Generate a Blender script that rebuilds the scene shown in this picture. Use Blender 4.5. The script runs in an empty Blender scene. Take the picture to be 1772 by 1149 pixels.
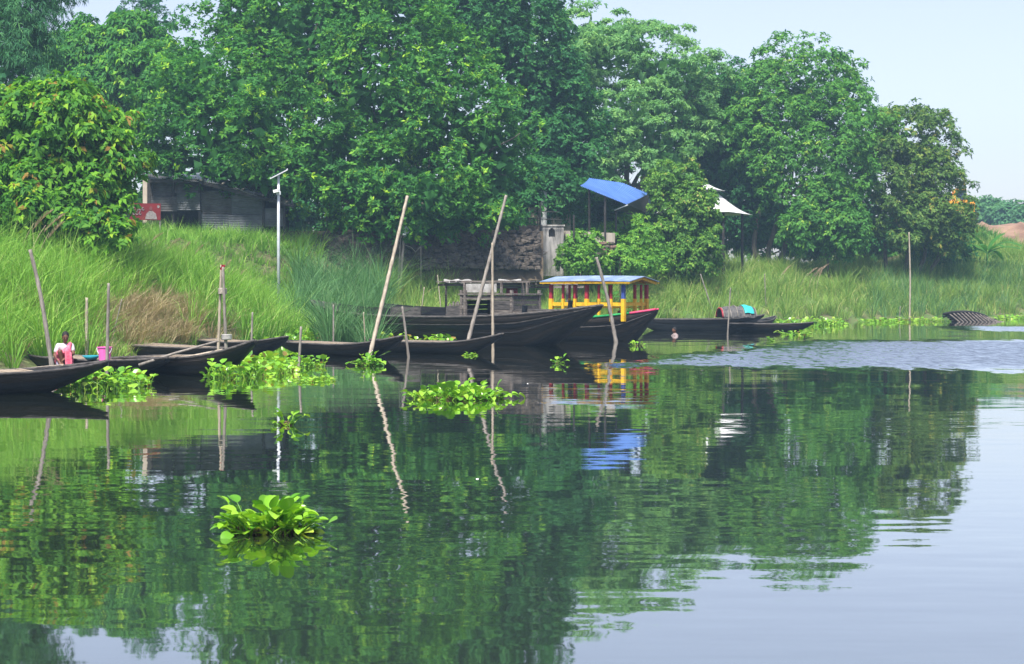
import bpy, bmesh, math, random
import numpy as np
from mathutils import Vector, Matrix
from math import radians as R, pi, sin, cos

random.seed(11)
rng = np.random.default_rng(11)
scene = bpy.context.scene
C = bpy.context.collection

# ------------------------------------------------------------------ camera, sky, sun, exposure
F = 60 / 36 * 1772            # focal length in photograph pixels
CX, HY, CAM = 886.0, 500.0, 1.9   # optical axis column, horizon row, eye height (m)
cam = bpy.data.objects.new('camera', bpy.data.cameras.new('camera'))
C.objects.link(cam)
cam.location = (0, 0, CAM)
cam.rotation_euler = (R(90), 0, 0)
cam.data.sensor_width = 36
cam.data.lens = 60
cam.data.shift_y = -74.5 / 1772
cam.data.clip_end = 2000
scene.camera = cam

SUN_EL, SUN_AZ = 58, 194
world = bpy.data.worlds.new('World')
scene.world = world
world.use_nodes = True
wn, wl = world.node_tree.nodes, world.node_tree.links
sky = wn.new('ShaderNodeTexSky')
sky.sky_type = 'NISHITA'
sky.sun_disc = False
sky.sun_elevation = R(SUN_EL)
sky.sun_rotation = R(SUN_AZ)
sky.air_density = 1.0
sky.dust_density = 1.4
sky.ozone_density = 1.0
hsv = wn.new('ShaderNodeHueSaturation')
hsv.inputs['Saturation'].default_value = 0.66
hsv.inputs['Value'].default_value = 1.0
bg = wn['Background']
bg.inputs['Strength'].default_value = 0.099
wl.new(sky.outputs[0], hsv.inputs['Color'])
tint = wn.new('ShaderNodeMixRGB')                  # milky monsoon air: a touch less green than a clear sky
tint.blend_type = 'MULTIPLY'
tint.inputs[0].default_value = 1
tint.inputs[2].default_value = (0.96, 0.92, 1.0, 1)
wl.new(hsv.outputs[0], tint.inputs[1])
wl.new(tint.outputs[0], bg.inputs['Color'])

sun = bpy.data.objects.new('sun', bpy.data.lights.new('sun', 'SUN'))
C.objects.link(sun)
sun.data.energy = 4.1
sun.data.angle = R(8.0)
sun.data.color = (1.0, 0.95, 0.86)
_sd = Vector((sin(R(SUN_AZ)) * cos(R(SUN_EL)), cos(R(SUN_AZ)) * cos(R(SUN_EL)), sin(R(SUN_EL))))
sun.rotation_euler = _sd.to_track_quat('Z', 'Y').to_euler()
sun.location = (0, 0, 60)

scene.view_settings.view_transform = 'Standard'
scene.view_settings.look = 'None'
scene.view_settings.gamma = 1
scene.view_settings.exposure = 1.12
scene.view_settings.use_curve_mapping = False
scene.cycles.use_denoising = True
scene.cycles.max_bounces = 6
scene.cycles.diffuse_bounces = 3
scene.cycles.glossy_bounces = 3
scene.cycles.transmission_bounces = 3
scene.cycles.volume_bounces = 0
scene.cycles.transparent_max_bounces = 6
scene.cycles.caustics_reflective = False
scene.cycles.caustics_refractive = False


def Wp(px, y):
    """ground point on the water under a photograph pixel"""
    d = F * CAM / (y - HY)
    return Vector(((px - CX) * d / F, d, 0))


def At(px, y, d):
    return Vector(((px - CX) * d / F, d, CAM - (y - HY) * d / F))


# ------------------------------------------------------------------ materials
MATS = {}


def _new(name):
    m = bpy.data.materials.new(name)
    m.use_nodes = True
    MATS[name] = m
    nt = m.node_tree
    return m, nt, nt.nodes['Principled BSDF'], nt.nodes['Material Output']


def pmat(name, c1, c2, scale=4.0, rough=0.8, bump=0.3, stretch=(1, 1, 1), spec=0.3, metal=0.0, fine=None, lo=0.35, hi=0.65):
    m, nt, b, out = _new(name)
    tc = nt.nodes.new('ShaderNodeTexCoord')
    mp = nt.nodes.new('ShaderNodeMapping')
    mp.inputs['Scale'].default_value = stretch
    nt.links.new(tc.outputs['Object'], mp.inputs[0])
    nz = nt.nodes.new('ShaderNodeTexNoise')
    nz.inputs['Scale'].default_value = scale
    nz.inputs['Detail'].default_value = 7
    nz.inputs['Roughness'].default_value = 0.65
    nt.links.new(mp.outputs[0], nz.inputs['Vector'])
    cr = nt.nodes.new('ShaderNodeValToRGB')
    cr.color_ramp.elements[0].position = lo
    cr.color_ramp.elements[1].position = hi
    cr.color_ramp.elements[0].color = (*c1, 1)
    cr.color_ramp.elements[1].color = (*c2, 1)
    nt.links.new(nz.outputs['Fac'], cr.inputs[0])
    col = cr.outputs[0]
    nt.links.new(col, b.inputs['Base Color'])
    b.inputs['Roughness'].default_value = rough
    b.inputs['Specular IOR Level'].default_value = spec
    b.inputs['Metallic'].default_value = metal
    n2 = nt.nodes.new('ShaderNodeTexNoise')
    n2.inputs['Scale'].default_value = scale * (fine or 5)
    n2.inputs['Detail'].default_value = 5
    nt.links.new(mp.outputs[0], n2.inputs['Vector'])
    bp = nt.nodes.new('ShaderNodeBump')
    bp.inputs['Strength'].default_value = bump
    bp.inputs['Distance'].default_value = 0.03
    nt.links.new(n2.outputs['Fac'], bp.inputs['Height'])
    nt.links.new(bp.outputs[0], b.inputs['Normal'])
    return m


def leafmat(name, stops, rough=0.6, trans=0.38, tcol=(1.15, 1.25, 0.6), spec=0.14, gain=(2.0, 1.92, 1.5)):
    """leaf: shade from the ramp by the leaf's own age/tone attribute; thin, so some light passes"""
    m, nt, b, out = _new(name)
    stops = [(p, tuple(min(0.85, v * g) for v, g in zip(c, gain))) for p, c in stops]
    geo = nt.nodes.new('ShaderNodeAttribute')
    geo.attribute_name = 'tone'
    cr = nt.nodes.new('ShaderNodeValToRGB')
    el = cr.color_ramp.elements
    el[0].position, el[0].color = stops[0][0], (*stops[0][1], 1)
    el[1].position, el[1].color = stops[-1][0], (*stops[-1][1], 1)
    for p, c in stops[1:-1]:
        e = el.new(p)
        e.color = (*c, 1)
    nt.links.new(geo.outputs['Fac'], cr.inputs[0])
    nt.links.new(cr.outputs[0], b.inputs['Base Color'])
    b.inputs['Roughness'].default_value = rough
    b.inputs['Specular IOR Level'].default_value = spec
    tr = nt.nodes.new('ShaderNodeBsdfTranslucent')
    mu = nt.nodes.new('ShaderNodeMixRGB')
    mu.blend_type = 'MULTIPLY'
    mu.inputs[0].default_value = 1
    mu.inputs[2].default_value = (*tcol, 1)
    nt.links.new(cr.outputs[0], mu.inputs[1])
    nt.links.new(mu.outputs[0], tr.inputs['Color'])
    mx = nt.nodes.new('ShaderNodeMixShader')
    mx.inputs[0].default_value = trans
    nt.links.new(b.outputs[0], mx.inputs[1])
    nt.links.new(tr.outputs[0], mx.inputs[2])
    nt.links.new(mx.outputs[0], out.inputs['Surface'])
    return m


pmat('tarred_wood', (0.004, 0.006, 0.010), (0.016, 0.020, 0.028), 3.0, 0.5, 0.5, (0.35, 1, 2.2), 0.25)
pmat('tar_worn', (0.005, 0.006, 0.010), (0.045, 0.043, 0.044), 2.2, 0.55, 0.7, (0.35, 1, 3.0), 0.25, lo=0.38, hi=0.78)
pmat('hull_brown', (0.012, 0.010, 0.010), (0.075, 0.060, 0.052), 2.6, 0.6, 0.8, (0.3, 1, 3.5), 0.25, lo=0.35, hi=0.75)
pmat('grey_hull', (0.022, 0.025, 0.032), (0.085, 0.088, 0.096), 2.6, 0.6, 0.7, (0.3, 1, 3.5), 0.25)
pmat('grey_wood', (0.06, 0.05, 0.045), (0.22, 0.195, 0.175), 5, 0.9, 0.7, (0.5, 3, 3))
pmat('grey_plank', (0.03, 0.028, 0.028), (0.12, 0.11, 0.105), 6, 0.9, 0.7, (0.6, 3, 3))
pmat('pale_deck', (0.22, 0.17, 0.12), (0.46, 0.38, 0.29), 8, 0.85, 0.5, (0.5, 4, 2))
pmat('bamboo', (0.24, 0.20, 0.15), (0.45, 0.39, 0.31), 5, 0.6, 0.3, (3, 3, 0.6))
pmat('bamboo_grey', (0.14, 0.125, 0.11), (0.30, 0.27, 0.24), 5, 0.8, 0.4, (3, 3, 0.6))
pmat('dark_pole', (0.015, 0.015, 0.017), (0.05, 0.045, 0.04), 6, 0.7, 0.3)
pmat('rope', (0.30, 0.27, 0.22), (0.5, 0.46, 0.4), 20, 0.9, 0.5)
pmat('yellow_paint', (0.46, 0.25, 0.012), (0.72, 0.44, 0.02), 6, 0.55, 0.3, lo=0.28, hi=0.55)
pmat('red_paint', (0.17, 0.012, 0.02), (0.38, 0.03, 0.05), 6, 0.55, 0.3)
pmat('green_paint', (0.01, 0.20, 0.05), (0.02, 0.33, 0.09), 4, 0.5, 0.15)
pmat('blue_paint', (0.03, 0.05, 0.22), (0.05, 0.09, 0.32), 4, 0.5, 0.15)
pmat('pink_paint', (0.45, 0.03, 0.10), (0.6, 0.06, 0.16), 4, 0.5, 0.15)
pmat('zinc_roof', (0.12, 0.18, 0.32), (0.27, 0.35, 0.50), 2.5, 0.5, 0.1, spec=0.5)
pmat('blue_roof', (0.10, 0.22, 0.62), (0.16, 0.30, 0.72), 0.8, 0.35, 0.1, spec=0.5)
pmat('corrugated', (0.075, 0.085, 0.10), (0.16, 0.17, 0.185), 1.5, 0.45, 0.3, (1, 1, 1), 0.5, 0.4)  # sheet tones lowered: the tree's shade is put into this colour
pmat('rusty_sheet', (0.05, 0.045, 0.045), (0.13, 0.13, 0.135), 1.6, 0.6, 0.3, (1, 1, 1), 0.4, 0.3)  # darkened likewise, standing in for shade under the mango
pmat('bright_sheet', (0.45, 0.47, 0.50), (0.72, 0.74, 0.77), 1.2, 0.35, 0.2, (1, 1, 1), 0.5, 0.3)
pmat('galvanised', (0.45, 0.48, 0.52), (0.62, 0.65, 0.70), 3, 0.4, 0.05, spec=0.5)
pmat('panel_back', (0.62, 0.64, 0.66), (0.75, 0.77, 0.79), 3, 0.4, 0.05)
pmat('solar_cells', (0.01, 0.015, 0.05), (0.02, 0.03, 0.08), 10, 0.15, 0.02, spec=0.5)
pmat('concrete', (0.14, 0.135, 0.13), (0.46, 0.44, 0.42), 1.6, 0.9, 0.6, (2.5, 2.5, 0.45), fine=9)
pmat('beige_wall', (0.30, 0.26, 0.21), (0.48, 0.42, 0.36), 1.2, 0.9, 0.4, (2, 2, 0.6))
pmat('dark_stone', (0.045, 0.038, 0.032), (0.16, 0.135, 0.115), 1.6, 0.95, 0.8)
pmat('brick_rubble', (0.10, 0.06, 0.05), (0.26, 0.17, 0.14), 1.8, 0.95, 0.8)
pmat('soil', (0.055, 0.043, 0.030), (0.17, 0.13, 0.085), 0.8, 0.95, 0.9)
pmat('bare_earth', (0.15, 0.085, 0.055), (0.30, 0.19, 0.13), 0.35, 0.95, 1.0, fine=4)
pmat('bark', (0.055, 0.047, 0.038), (0.19, 0.165, 0.135), 4, 0.95, 0.9, (2, 2, 0.5))
pmat('white_canvas', (0.52, 0.53, 0.54), (0.72, 0.72, 0.72), 3, 0.7, 0.1)
pmat('torn_sheet', (0.22, 0.21, 0.20), (0.46, 0.45, 0.44), 3, 0.8, 0.4)
pmat('teal_tarp', (0.02, 0.36, 0.36), (0.05, 0.50, 0.48), 4, 0.5, 0.3)
pmat('woven_cover', (0.045, 0.045, 0.05), (0.14, 0.135, 0.13), 9, 0.85, 0.9)
pmat('pink_plastic', (0.80, 0.13, 0.46), (0.86, 0.18, 0.52), 2, 0.35, 0.02)
pmat('teal_plastic', (0.02, 0.22, 0.30), (0.03, 0.30, 0.38), 2, 0.35, 0.02)
pmat('skin', (0.11, 0.048, 0.030), (0.16, 0.074, 0.046), 6, 0.55, 0.1)
pmat('hair', (0.006, 0.005, 0.006), (0.018, 0.015, 0.015), 30, 0.5, 0.4)
pmat('pink_cloth', (0.55, 0.06, 0.13), (0.80, 0.22, 0.30), 9, 0.85, 0.5)
pmat('print_cloth', (0.16, 0.15, 0.30), (0.46, 0.44, 0.47), 22, 0.85, 0.2, lo=0.33, hi=0.44)
pmat('lilac_cloth', (0.30, 0.27, 0.40), (0.45, 0.40, 0.52), 12, 0.85, 0.3)
pmat('pale_cloth', (0.20, 0.15, 0.15), (0.30, 0.25, 0.25), 12, 0.85, 0.3)
pmat('eye_dark', (0.004, 0.004, 0.004), (0.008, 0.008, 0.008), 3, 0.2, 0)
pmat('orange_paint', (0.72, 0.28, 0.02), (0.85, 0.40, 0.03), 3, 0.5, 0.1)
pmat('machine_black', (0.02, 0.02, 0.02), (0.05, 0.05, 0.05), 3, 0.6, 0.3)
pmat('sign_red', (0.11, 0.007, 0.010), (0.16, 0.010, 0.014), 2, 0.6, 0.05)  # red kept dark so the banner looks shaded, shade is in the colour
pmat('sign_white', (0.14, 0.12, 0.12), (0.24, 0.22, 0.22), 12, 0.6, 0.05)
pmat('sign_dark', (0.09, 0.03, 0.03), (0.16, 0.05, 0.05), 12, 0.6, 0.05)
pmat('plastic_bag', (0.55, 0.58, 0.66), (0.75, 0.78, 0.84), 8, 0.4, 0.5)
pmat('dead_wood', (0.10, 0.085, 0.07), (0.25, 0.215, 0.18), 5, 0.95, 0.6, (2, 2, 2))

LM_MANGO = leafmat('leaf_mango', [(0, (0.013, 0.060, 0.020)), (0.45, (0.028, 0.110, 0.026)), (0.75, (0.070, 0.19, 0.030)), (0.9, (0.13, 0.26, 0.03)), (1, (0.20, 0.32, 0.03))])
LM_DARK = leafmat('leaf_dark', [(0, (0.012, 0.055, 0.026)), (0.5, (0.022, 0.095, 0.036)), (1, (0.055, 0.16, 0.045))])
LM_RAIN = leafmat('leaf_feathery', [(0, (0.040, 0.115, 0.055)), (0.5, (0.085, 0.195, 0.080)), (1, (0.16, 0.28, 0.10))], rough=0.7)
LM_RIGHT = leafmat('leaf_right', [(0, (0.020, 0.075, 0.022)), (0.5, (0.045, 0.14, 0.032)), (0.85, (0.09, 0.20, 0.035)), (1, (0.17, 0.25, 0.04))])
LM_OLIVE = leafmat('leaf_olive', [(0, (0.024, 0.062, 0.020)), (0.5, (0.055, 0.115, 0.030)), (0.85, (0.11, 0.16, 0.04)), (1, (0.19, 0.17, 0.05))])
LM_TEAK = leafmat('leaf_broad', [(0, (0.020, 0.080, 0.018)), (0.4, (0.050, 0.15, 0.022)), (0.8, (0.13, 0.28, 0.025)), (0.93, (0.26, 0.36, 0.03)), (1, (0.22, 0.13, 0.04))], gain=(1.35, 1.42, 1.2))
LM_BAMBOO = leafmat('leaf_bamboo', [(0, (0.014, 0.060, 0.034)), (0.6, (0.030, 0.105, 0.050)), (1, (0.065, 0.17, 0.06))])
LM_VINE = leafmat('leaf_vine', [(0, (0.034, 0.085, 0.022)), (0.5, (0.090, 0.165, 0.034)), (0.8, (0.20, 0.27, 0.05)), (1, (0.38, 0.27, 0.13))], gain=(1.25, 1.6, 1.25))
LM_SHRUB = leafmat('leaf_shrub', [(0, (0.045, 0.12, 0.025)), (0.5, (0.12, 0.22, 0.038)), (1, (0.28, 0.36, 0.06))], gain=(1.25, 1.6, 1.25))
LM_FAR = leafmat('leaf_far', [(0, (0.025, 0.085, 0.045)), (0.5, (0.045, 0.125, 0.06)), (1, (0.08, 0.18, 0.07))])
GM = leafmat('grass_fresh', [(0, (0.070, 0.16, 0.022)), (0.45, (0.155, 0.28, 0.032)), (0.85, (0.30, 0.41, 0.060)), (0.95, (0.36, 0.40, 0.10)), (1, (0.42, 0.34, 0.17))], rough=0.6, trans=0.3, spec=0.2, gain=(1.0, 1.24, 1.3))
GM_R = leafmat('grass_right', [(0, (0.065, 0.14, 0.034)), (0.45, (0.14, 0.235, 0.050)), (0.8, (0.26, 0.34, 0.080)), (0.92, (0.34, 0.36, 0.12)), (1, (0.42, 0.34, 0.18))], rough=0.6, trans=0.3, spec=0.2, gain=(1.25, 1.36, 1.25))
GM_REED = leafmat('grass_reed', [(0, (0.040, 0.10, 0.035)), (0.4, (0.085, 0.175, 0.055)), (0.8, (0.19, 0.30, 0.11)), (1, (0.40, 0.40, 0.22))], rough=0.55, trans=0.3, spec=0.25, gain=(0.85, 1.10, 1.15))
GM_DRY = leafmat('grass_dry', [(0, (0.18, 0.135, 0.08)), (0.5, (0.38, 0.30, 0.18)), (0.85, (0.55, 0.46, 0.30)), (1, (0.15, 0.24, 0.05))], rough=0.8, trans=0.2, spec=0.1, gain=(1, 1, 1))
GM_PLUME = leafmat('grass_plume', [(0, (0.35, 0.25, 0.19)), (1, (0.58, 0.45, 0.36))], rough=0.9, trans=0.3, spec=0.1, gain=(1, 1, 1))
GM_HILL = leafmat('grass_hill', [(0, (0.040, 0.14, 0.030)), (0.5, (0.075, 0.21, 0.040)), (1, (0.15, 0.29, 0.06))], rough=0.7, trans=0.3, spec=0.15, gain=(1, 1, 1))
HM = leafmat('hyacinth_leaf', [(0, (0.085, 0.24, 0.022)), (0.5, (0.20, 0.40, 0.030)), (0.85, (0.32, 0.50, 0.050)), (0.96, (0.46, 0.52, 0.09)), (1, (0.30, 0.19, 0.06))], rough=0.3, trans=0.3, tcol=(1.2, 1.2, 0.5), spec=0.5, gain=(1, 1.12, 1))


# ------------------------------------------------------------------ mesh helpers
def link(name, me, mat, parent=None, smooth=False, loc=None, kind=None):
    o = bpy.data.objects.new(name, me)
    C.objects.link(o)
    if mat is not None and not me.materials:
        me.materials.append(MATS[mat] if isinstance(mat, str) else mat)
    if smooth:
        me.polygons.foreach_set('use_smooth', [True] * len(me.polygons))
    if parent is not None:
        o.parent = parent
        if parent.get('_w'):                      # parts given in world coordinates
            o.matrix_parent_inverse = Matrix.Translation(-parent.location)
    if loc is not None:
        o.location = loc
    if kind:
        o['kind'] = kind
    return o


def tag(o, label, cat, group=None, kind=None):
    o['label'] = label
    o['category'] = cat
    if group:
        o['group'] = group
    if kind:
        o['kind'] = kind
    return o


def thing(name, label, cat, loc, rz=0.0, group=None, world_parts=False):
    o = bpy.data.objects.new(name, None)
    C.objects.link(o)
    o.empty_display_size = 0.2
    o.location = loc
    o.rotation_euler = (0, 0, rz)
    if world_parts:
        o['_w'] = 1
    return tag(o, label, cat, group)


def np_mesh(name, verts, faces_flat, totals):
    me = bpy.data.meshes.new(name)
    nv, nl, nf = len(verts), len(faces_flat), len(totals)
    me.vertices.add(nv)
    me.vertices.foreach_set('co', np.ascontiguousarray(verts, dtype=np.float32).ravel())
    me.loops.add(nl)
    me.loops.foreach_set('vertex_index', np.ascontiguousarray(faces_flat, dtype=np.int32))
    me.polygons.add(nf)
    starts = np.concatenate([[0], np.cumsum(totals)[:-1]]).astype(np.int32)
    me.polygons.foreach_set('loop_start', starts)
    me.update(calc_edges=True)
    return me


def set_tone(me, t):
    """per-vertex leaf tone, 0 old leaf or darkened inner leaf .. 1 young or dry leaf"""
    a = me.attributes.new('tone', 'FLOAT', 'POINT')
    a.data.foreach_set('value', np.clip(t, 0, 1).astype(np.float32))


def quads_mesh(name, V, tone=None):
    n = len(V)
    me = np_mesh(name, V.reshape(-1, 3), np.arange(n * 4), np.full(n, 4))
    set_tone(me, np.repeat(tone if tone is not None else rng.random(n), 4))
    return me


def strips_mesh(name, P, tone=None):
    """P: (N, k, 2, 3) ribbons"""
    n, k = P.shape[:2]
    base = (np.arange(n) * k * 2)[:, None, None]
    row = (np.arange(k - 1) * 2)[None, :, None]
    q = base + row + np.array([0, 1, 3, 2])[None, None, :]
    me = np_mesh(name, P.reshape(-1, 3), q.ravel(), np.full(n * (k - 1), 4))
    set_tone(me, np.repeat(tone if tone is not None else rng.random(n), 2 * k))
    return me


def nrm(a):
    return a / np.maximum(np.linalg.norm(a, axis=-1, keepdims=True), 1e-9)


class MB:
    def __init__(s):
        s.v, s.f = [], []

    def add(s, vs, fs):
        b = len(s.v)
        s.v += [tuple(v) for v in vs]
        s.f += [tuple(b + i for i in f) for f in fs]
        return s

    def box(s, c, size, M=None, taper=1.0, jit=0.0):
        hx, hy, hz = size[0] / 2, size[1] / 2, size[2] / 2
        vs = []
        for z in (-1, 1):
            k = taper if z > 0 else 1
            for x, y in ((-1, -1), (1, -1), (1, 1), (-1, 1)):
                p = Vector((x * hx * k, y * hy * k, z * hz))
                if jit:
                    p += Vector((random.uniform(-1, 1) * jit, random.uniform(-1, 1) * jit, random.uniform(-1, 1) * jit))
                if M:
                    p = M @ p
                vs.append(p + Vector(c))
        return s.add(vs, [(3, 2, 1, 0), (4, 5, 6, 7), (0, 1, 5, 4), (1, 2, 6, 5), (2, 3, 7, 6), (3, 0, 4, 7)])

    def beam(s, a, b, w, h, up=(0, 0, 1)):
        a, b = Vector(a), Vector(b)
        d = (b - a)
        L = d.length
        d.normalize()
        u = Vector(up)
        if abs(d.dot(u)) > 0.95:
            u = Vector((0, 1, 0))
        r = d.cross(u).normalized()
        u = r.cross(d)
        M = Matrix((d, r, u)).transposed()
        return s.box((a + b) / 2, (L, w, h), M)

    def tube(s, pts, rad, seg=8, cap=True):
        pts = [Vector(p) for p in pts]
        n = len(pts)
        if not hasattr(rad, '__len__'):
            rad = [rad] * n
        vs, fs = [], []
        ref = Vector((0.13, 0.97, 0.2)).normalized()
        for i, p in enumerate(pts):
            t = (pts[min(i + 1, n - 1)] - pts[max(i - 1, 0)]).normalized()
            r = t.cross(ref)
            if r.length < 0.05:
                r = t.cross(Vector((1, 0, 0)))
            r.normalize()
            u = r.cross(t)
            for j in range(seg):
                a = 2 * pi * j / seg
                vs.append(p + (r * cos(a) + u * sin(a)) * rad[i])
        for i in range(n - 1):
            for j in range(seg):
                k = (j + 1) % seg
                fs.append((i * seg + j, i * seg + k, (i + 1) * seg + k, (i + 1) * seg + j))
        if cap:
            fs.append(tuple(range(seg))[::-1])
            fs.append(tuple((n - 1) * seg + j for j in range(seg)))
        return s.add(vs, fs)

    def lathe(s, prof, seg=16, c=(0, 0, 0), close=False):
        vs, fs = [], []
        n = len(prof)
        for r, z in prof:
            for j in range(seg):
                a = 2 * pi * j / seg
                vs.append((c[0] + r * cos(a), c[1] + r * sin(a), c[2] + z))
        for i in range(n - 1):
            for j in range(seg):
                k = (j + 1) % seg
                fs.append((i * seg + j, i * seg + k, (i + 1) * seg + k, (i + 1) * seg + j))
        if close:
            fs.append(tuple(range(seg))[::-1])
            fs.append(tuple((n - 1) * seg + j for j in range(seg)))
        return s.add(vs, fs)

    def grid(s, fn, nu, nv):
        vs = [fn(i / nu, j / nv) for i in range(nu + 1) for j in range(nv + 1)]
        fs = [(i * (nv + 1) + j, (i + 1) * (nv + 1) + j, (i + 1) * (nv + 1) + j + 1, i * (nv + 1) + j + 1)
              for i in range(nu) for j in range(nv)]
        return s.add(vs, fs)

    def build(s, name, mat, parent=None, smooth=False, loc=None, kind=None):
        me = bpy.data.meshes.new(name)
        me.from_pydata([tuple(v) for v in s.v], [], s.f)
        me.update()
        return link(name, me, mat, parent, smooth, loc, kind)


def sheet(fn, nu, nv, th):
    """a curved plate with thickness: fn(u, v) -> point, offset along -normal given by th vector"""
    m = MB()
    top = [Vector(fn(i / nu, j / nv)) for i in range(nu + 1) for j in range(nv + 1)]
    th = Vector(th)
    n = len(top)
    k = nv + 1
    fs = [(i * k + j, (i + 1) * k + j, (i + 1) * k + j + 1, i * k + j + 1) for i in range(nu) for j in range(nv)]
    fs += [tuple(n + a for a in f[::-1]) for f in fs]
    rim = [i * k for i in range(nu + 1)] + [nu * k + j for j in range(1, nv + 1)] + [i * k + nv for i in range(nu - 1, -1, -1)] + [j for j in range(nv - 1, 0, -1)]
    for a, b in zip(rim, rim[1:] + rim[:1]):
        fs.append((b, a, a + n, b + n))
    m.add(top + [p + th for p in top], fs)
    return m


# ------------------------------------------------------------------ shore line and terrain
SHORE_PX = np.array([-900, -300, 0, 150, 300, 420, 500, 535, 570, 700, 900, 1140, 1400, 1600, 1772, 2300, 3000], float)
SHORE_Y = np.array([690, 668, 645, 628, 612, 602, 594, 584, 577, 574, 568, 561.5, 556, 552.5, 549, 546, 544.5], float)
SD = F * CAM / (SHORE_Y - HY)
SX = (SHORE_PX - CX) * SD / F
SX = np.concatenate([[SX[0] - 6], SX, [400]])
SYY = np.concatenate([[-60], SD, [SD[-1] + 30]])
SPX = np.concatenate([[-900], SHORE_PX, [3000]])


def shore(X, Y):
    """signed distance inland (m) and the photograph column of the nearest shore point"""
    X = np.asarray(X, float)
    Y = np.asarray(Y, float)
    best = np.full(X.shape, 1e9)
    sg = np.ones(X.shape)
    pp = np.zeros(X.shape)
    for i in range(len(SX) - 1):
        ax, ay, bx, by = SX[i], SYY[i], SX[i + 1], SYY[i + 1]
        dx, dy = bx - ax, by - ay
        t = np.clip(((X - ax) * dx + (Y - ay) * dy) / (dx * dx + dy * dy), 0, 1)
        qx, qy = X - ax - t * dx, Y - ay - t * dy
        d = np.hypot(qx, qy)
        m = d < best - 1e-6
        best = np.where(m, d, best)
        sg = np.where(m, np.sign(dx * qy - dy * qx), sg)
        pp = np.where(m, SPX[i] + t * (SPX[i + 1] - SPX[i]), pp)
    return best * np.where(sg == 0, 1, sg), pp


def sstep(a, b, x):
    t = np.clip((x - a) / (b - a), 0, 1)
    return t * t * (3 - 2 * t)


def wob(X, Y, s, seed):
    r = np.random.default_rng(seed)
    out = 0
    for k in range(6):
        a = r.uniform(0, 2 * pi)
        f = r.uniform(0.6, 1.6) / s
        out = out + np.sin((X * np.cos(a) + Y * np.sin(a)) * f * 2 * pi + r.uniform(0, 6.28))
    return out / 6


P_S = np.array([-40, -12, -4, 0, 0.6, 2, 3.5, 5, 7, 9, 14, 22, 60], float)
P_L = np.array([-3, -2, -0.9, -0.06, 0.30, 1.15, 1.85, 2.30, 2.65, 2.9, 3.5, 4.1, 4.6])
P_M = np.array([-3, -2, -0.7, -0.06, 0.12, 0.40, 0.75, 1.10, 1.75, 4.0, 4.5, 4.7, 5.0])
P_R = np.array([-3, -2, -0.7, -0.06, 0.22, 0.75, 1.30, 1.75, 2.3, 2.7, 3.2, 3.4, 3.6])


def height(X, Y):
    X = np.asarray(X, float)
    Y = np.asarray(Y, float)
    s, p = shore(X, Y)
    s = s + wob(X, Y, 3.5, 3) * 0.35 * sstep(-2, 2, s)
    l, m, r = np.interp(s, P_S, P_L), np.interp(s, P_S, P_M), np.interp(s, P_S, P_R)
    a = sstep(505, 560, p)
    b = sstep(940, 1090, p)
    h = l * (1 - a) + (m * (1 - b) + r * b) * a
    h = h + wob(X, Y, 2.2, 5) * 0.16 * sstep(0.3, 3, s) + wob(X, Y, 9, 6) * 0.2 * sstep(2, 8, s)
    h = h + 4.4 * np.exp(-((X - 34.5) / 7.0) ** 2 - ((Y - 143) / 17.0) ** 2)
    return h


def H(x, y):
    return float(height(np.array([x]), np.array([y]))[0])


gx = np.concatenate([np.linspace(-160, -42, 24), np.arange(-40, 62, 0.8), np.linspace(64, 240, 40)])
gy = np.concatenate([np.linspace(-24, 26, 14), np.arange(27, 158, 0.8), np.linspace(160, 340, 46)])
GX, GY = np.meshgrid(gx, gy, indexing='ij')
GZ = height(GX, GY)
nx, ny = GX.shape
idx = np.arange(nx * ny).reshape(nx, ny)
q = np.stack([idx[:-1, :-1], idx[1:, :-1], idx[1:, 1:], idx[:-1, 1:]], -1).reshape(-1, 4)
zq = GZ.ravel()[q].max(1)
q = q[zq > -2.9]
me = np_mesh('ground', np.stack([GX, GY, GZ], -1).reshape(-1, 3), q.ravel(), np.full(len(q), 4))
# ground material: mud at the water's edge, litter and green higher up
m, nt, b, out = _new('ground_mat')
tc = nt.nodes.new('ShaderNodeTexCoord')
n1 = nt.nodes.new('ShaderNodeTexNoise')
n1.inputs['Scale'].default_value = 0.55
n1.inputs['Detail'].default_value = 9
n1.inputs['Roughness'].default_value = 0.7
cr = nt.nodes.new('ShaderNodeValToRGB')
cr.color_ramp.elements[0].position, cr.color_ramp.elements[0].color = 0.36, (0.10, 0.075, 0.05, 1)
cr.color_ramp.elements[1].position, cr.color_ramp.elements[1].color = 0.62, (0.07, 0.15, 0.03, 1)
e = cr.color_ramp.elements.new(0.48)
e.color = (0.12, 0.14, 0.05, 1)
nt.links.new(tc.outputs['Object'], n1.inputs['Vector'])
nt.links.new(n1.outputs['Fac'], cr.inputs[0])
nt.links.new(cr.outputs[0], b.inputs['Base Color'])
b.inputs['Roughness'].default_value = 0.95
n2 = nt.nodes.new('ShaderNodeTexNoise')
n2.inputs['Scale'].default_value = 5
n2.inputs['Detail'].default_value = 6
nt.links.new(tc.outputs['Object'], n2.inputs['Vector'])
bp = nt.nodes.new('ShaderNodeBump')
bp.inputs['Strength'].default_value = 1
bp.inputs['Distance'].default_value = 0.12
nt.links.new(n2.outputs['Fac'], bp.inputs['Height'])
nt.links.new(bp.outputs[0], b.inputs['Normal'])
ground = link('ground', me, m, smooth=True)
ground['kind'] = 'structure'

# ------------------------------------------------------------------ water
m, nt, b, out = _new('river_water')
L = nt.links.new
tc = nt.nodes.new('ShaderNodeTexCoord')


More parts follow.
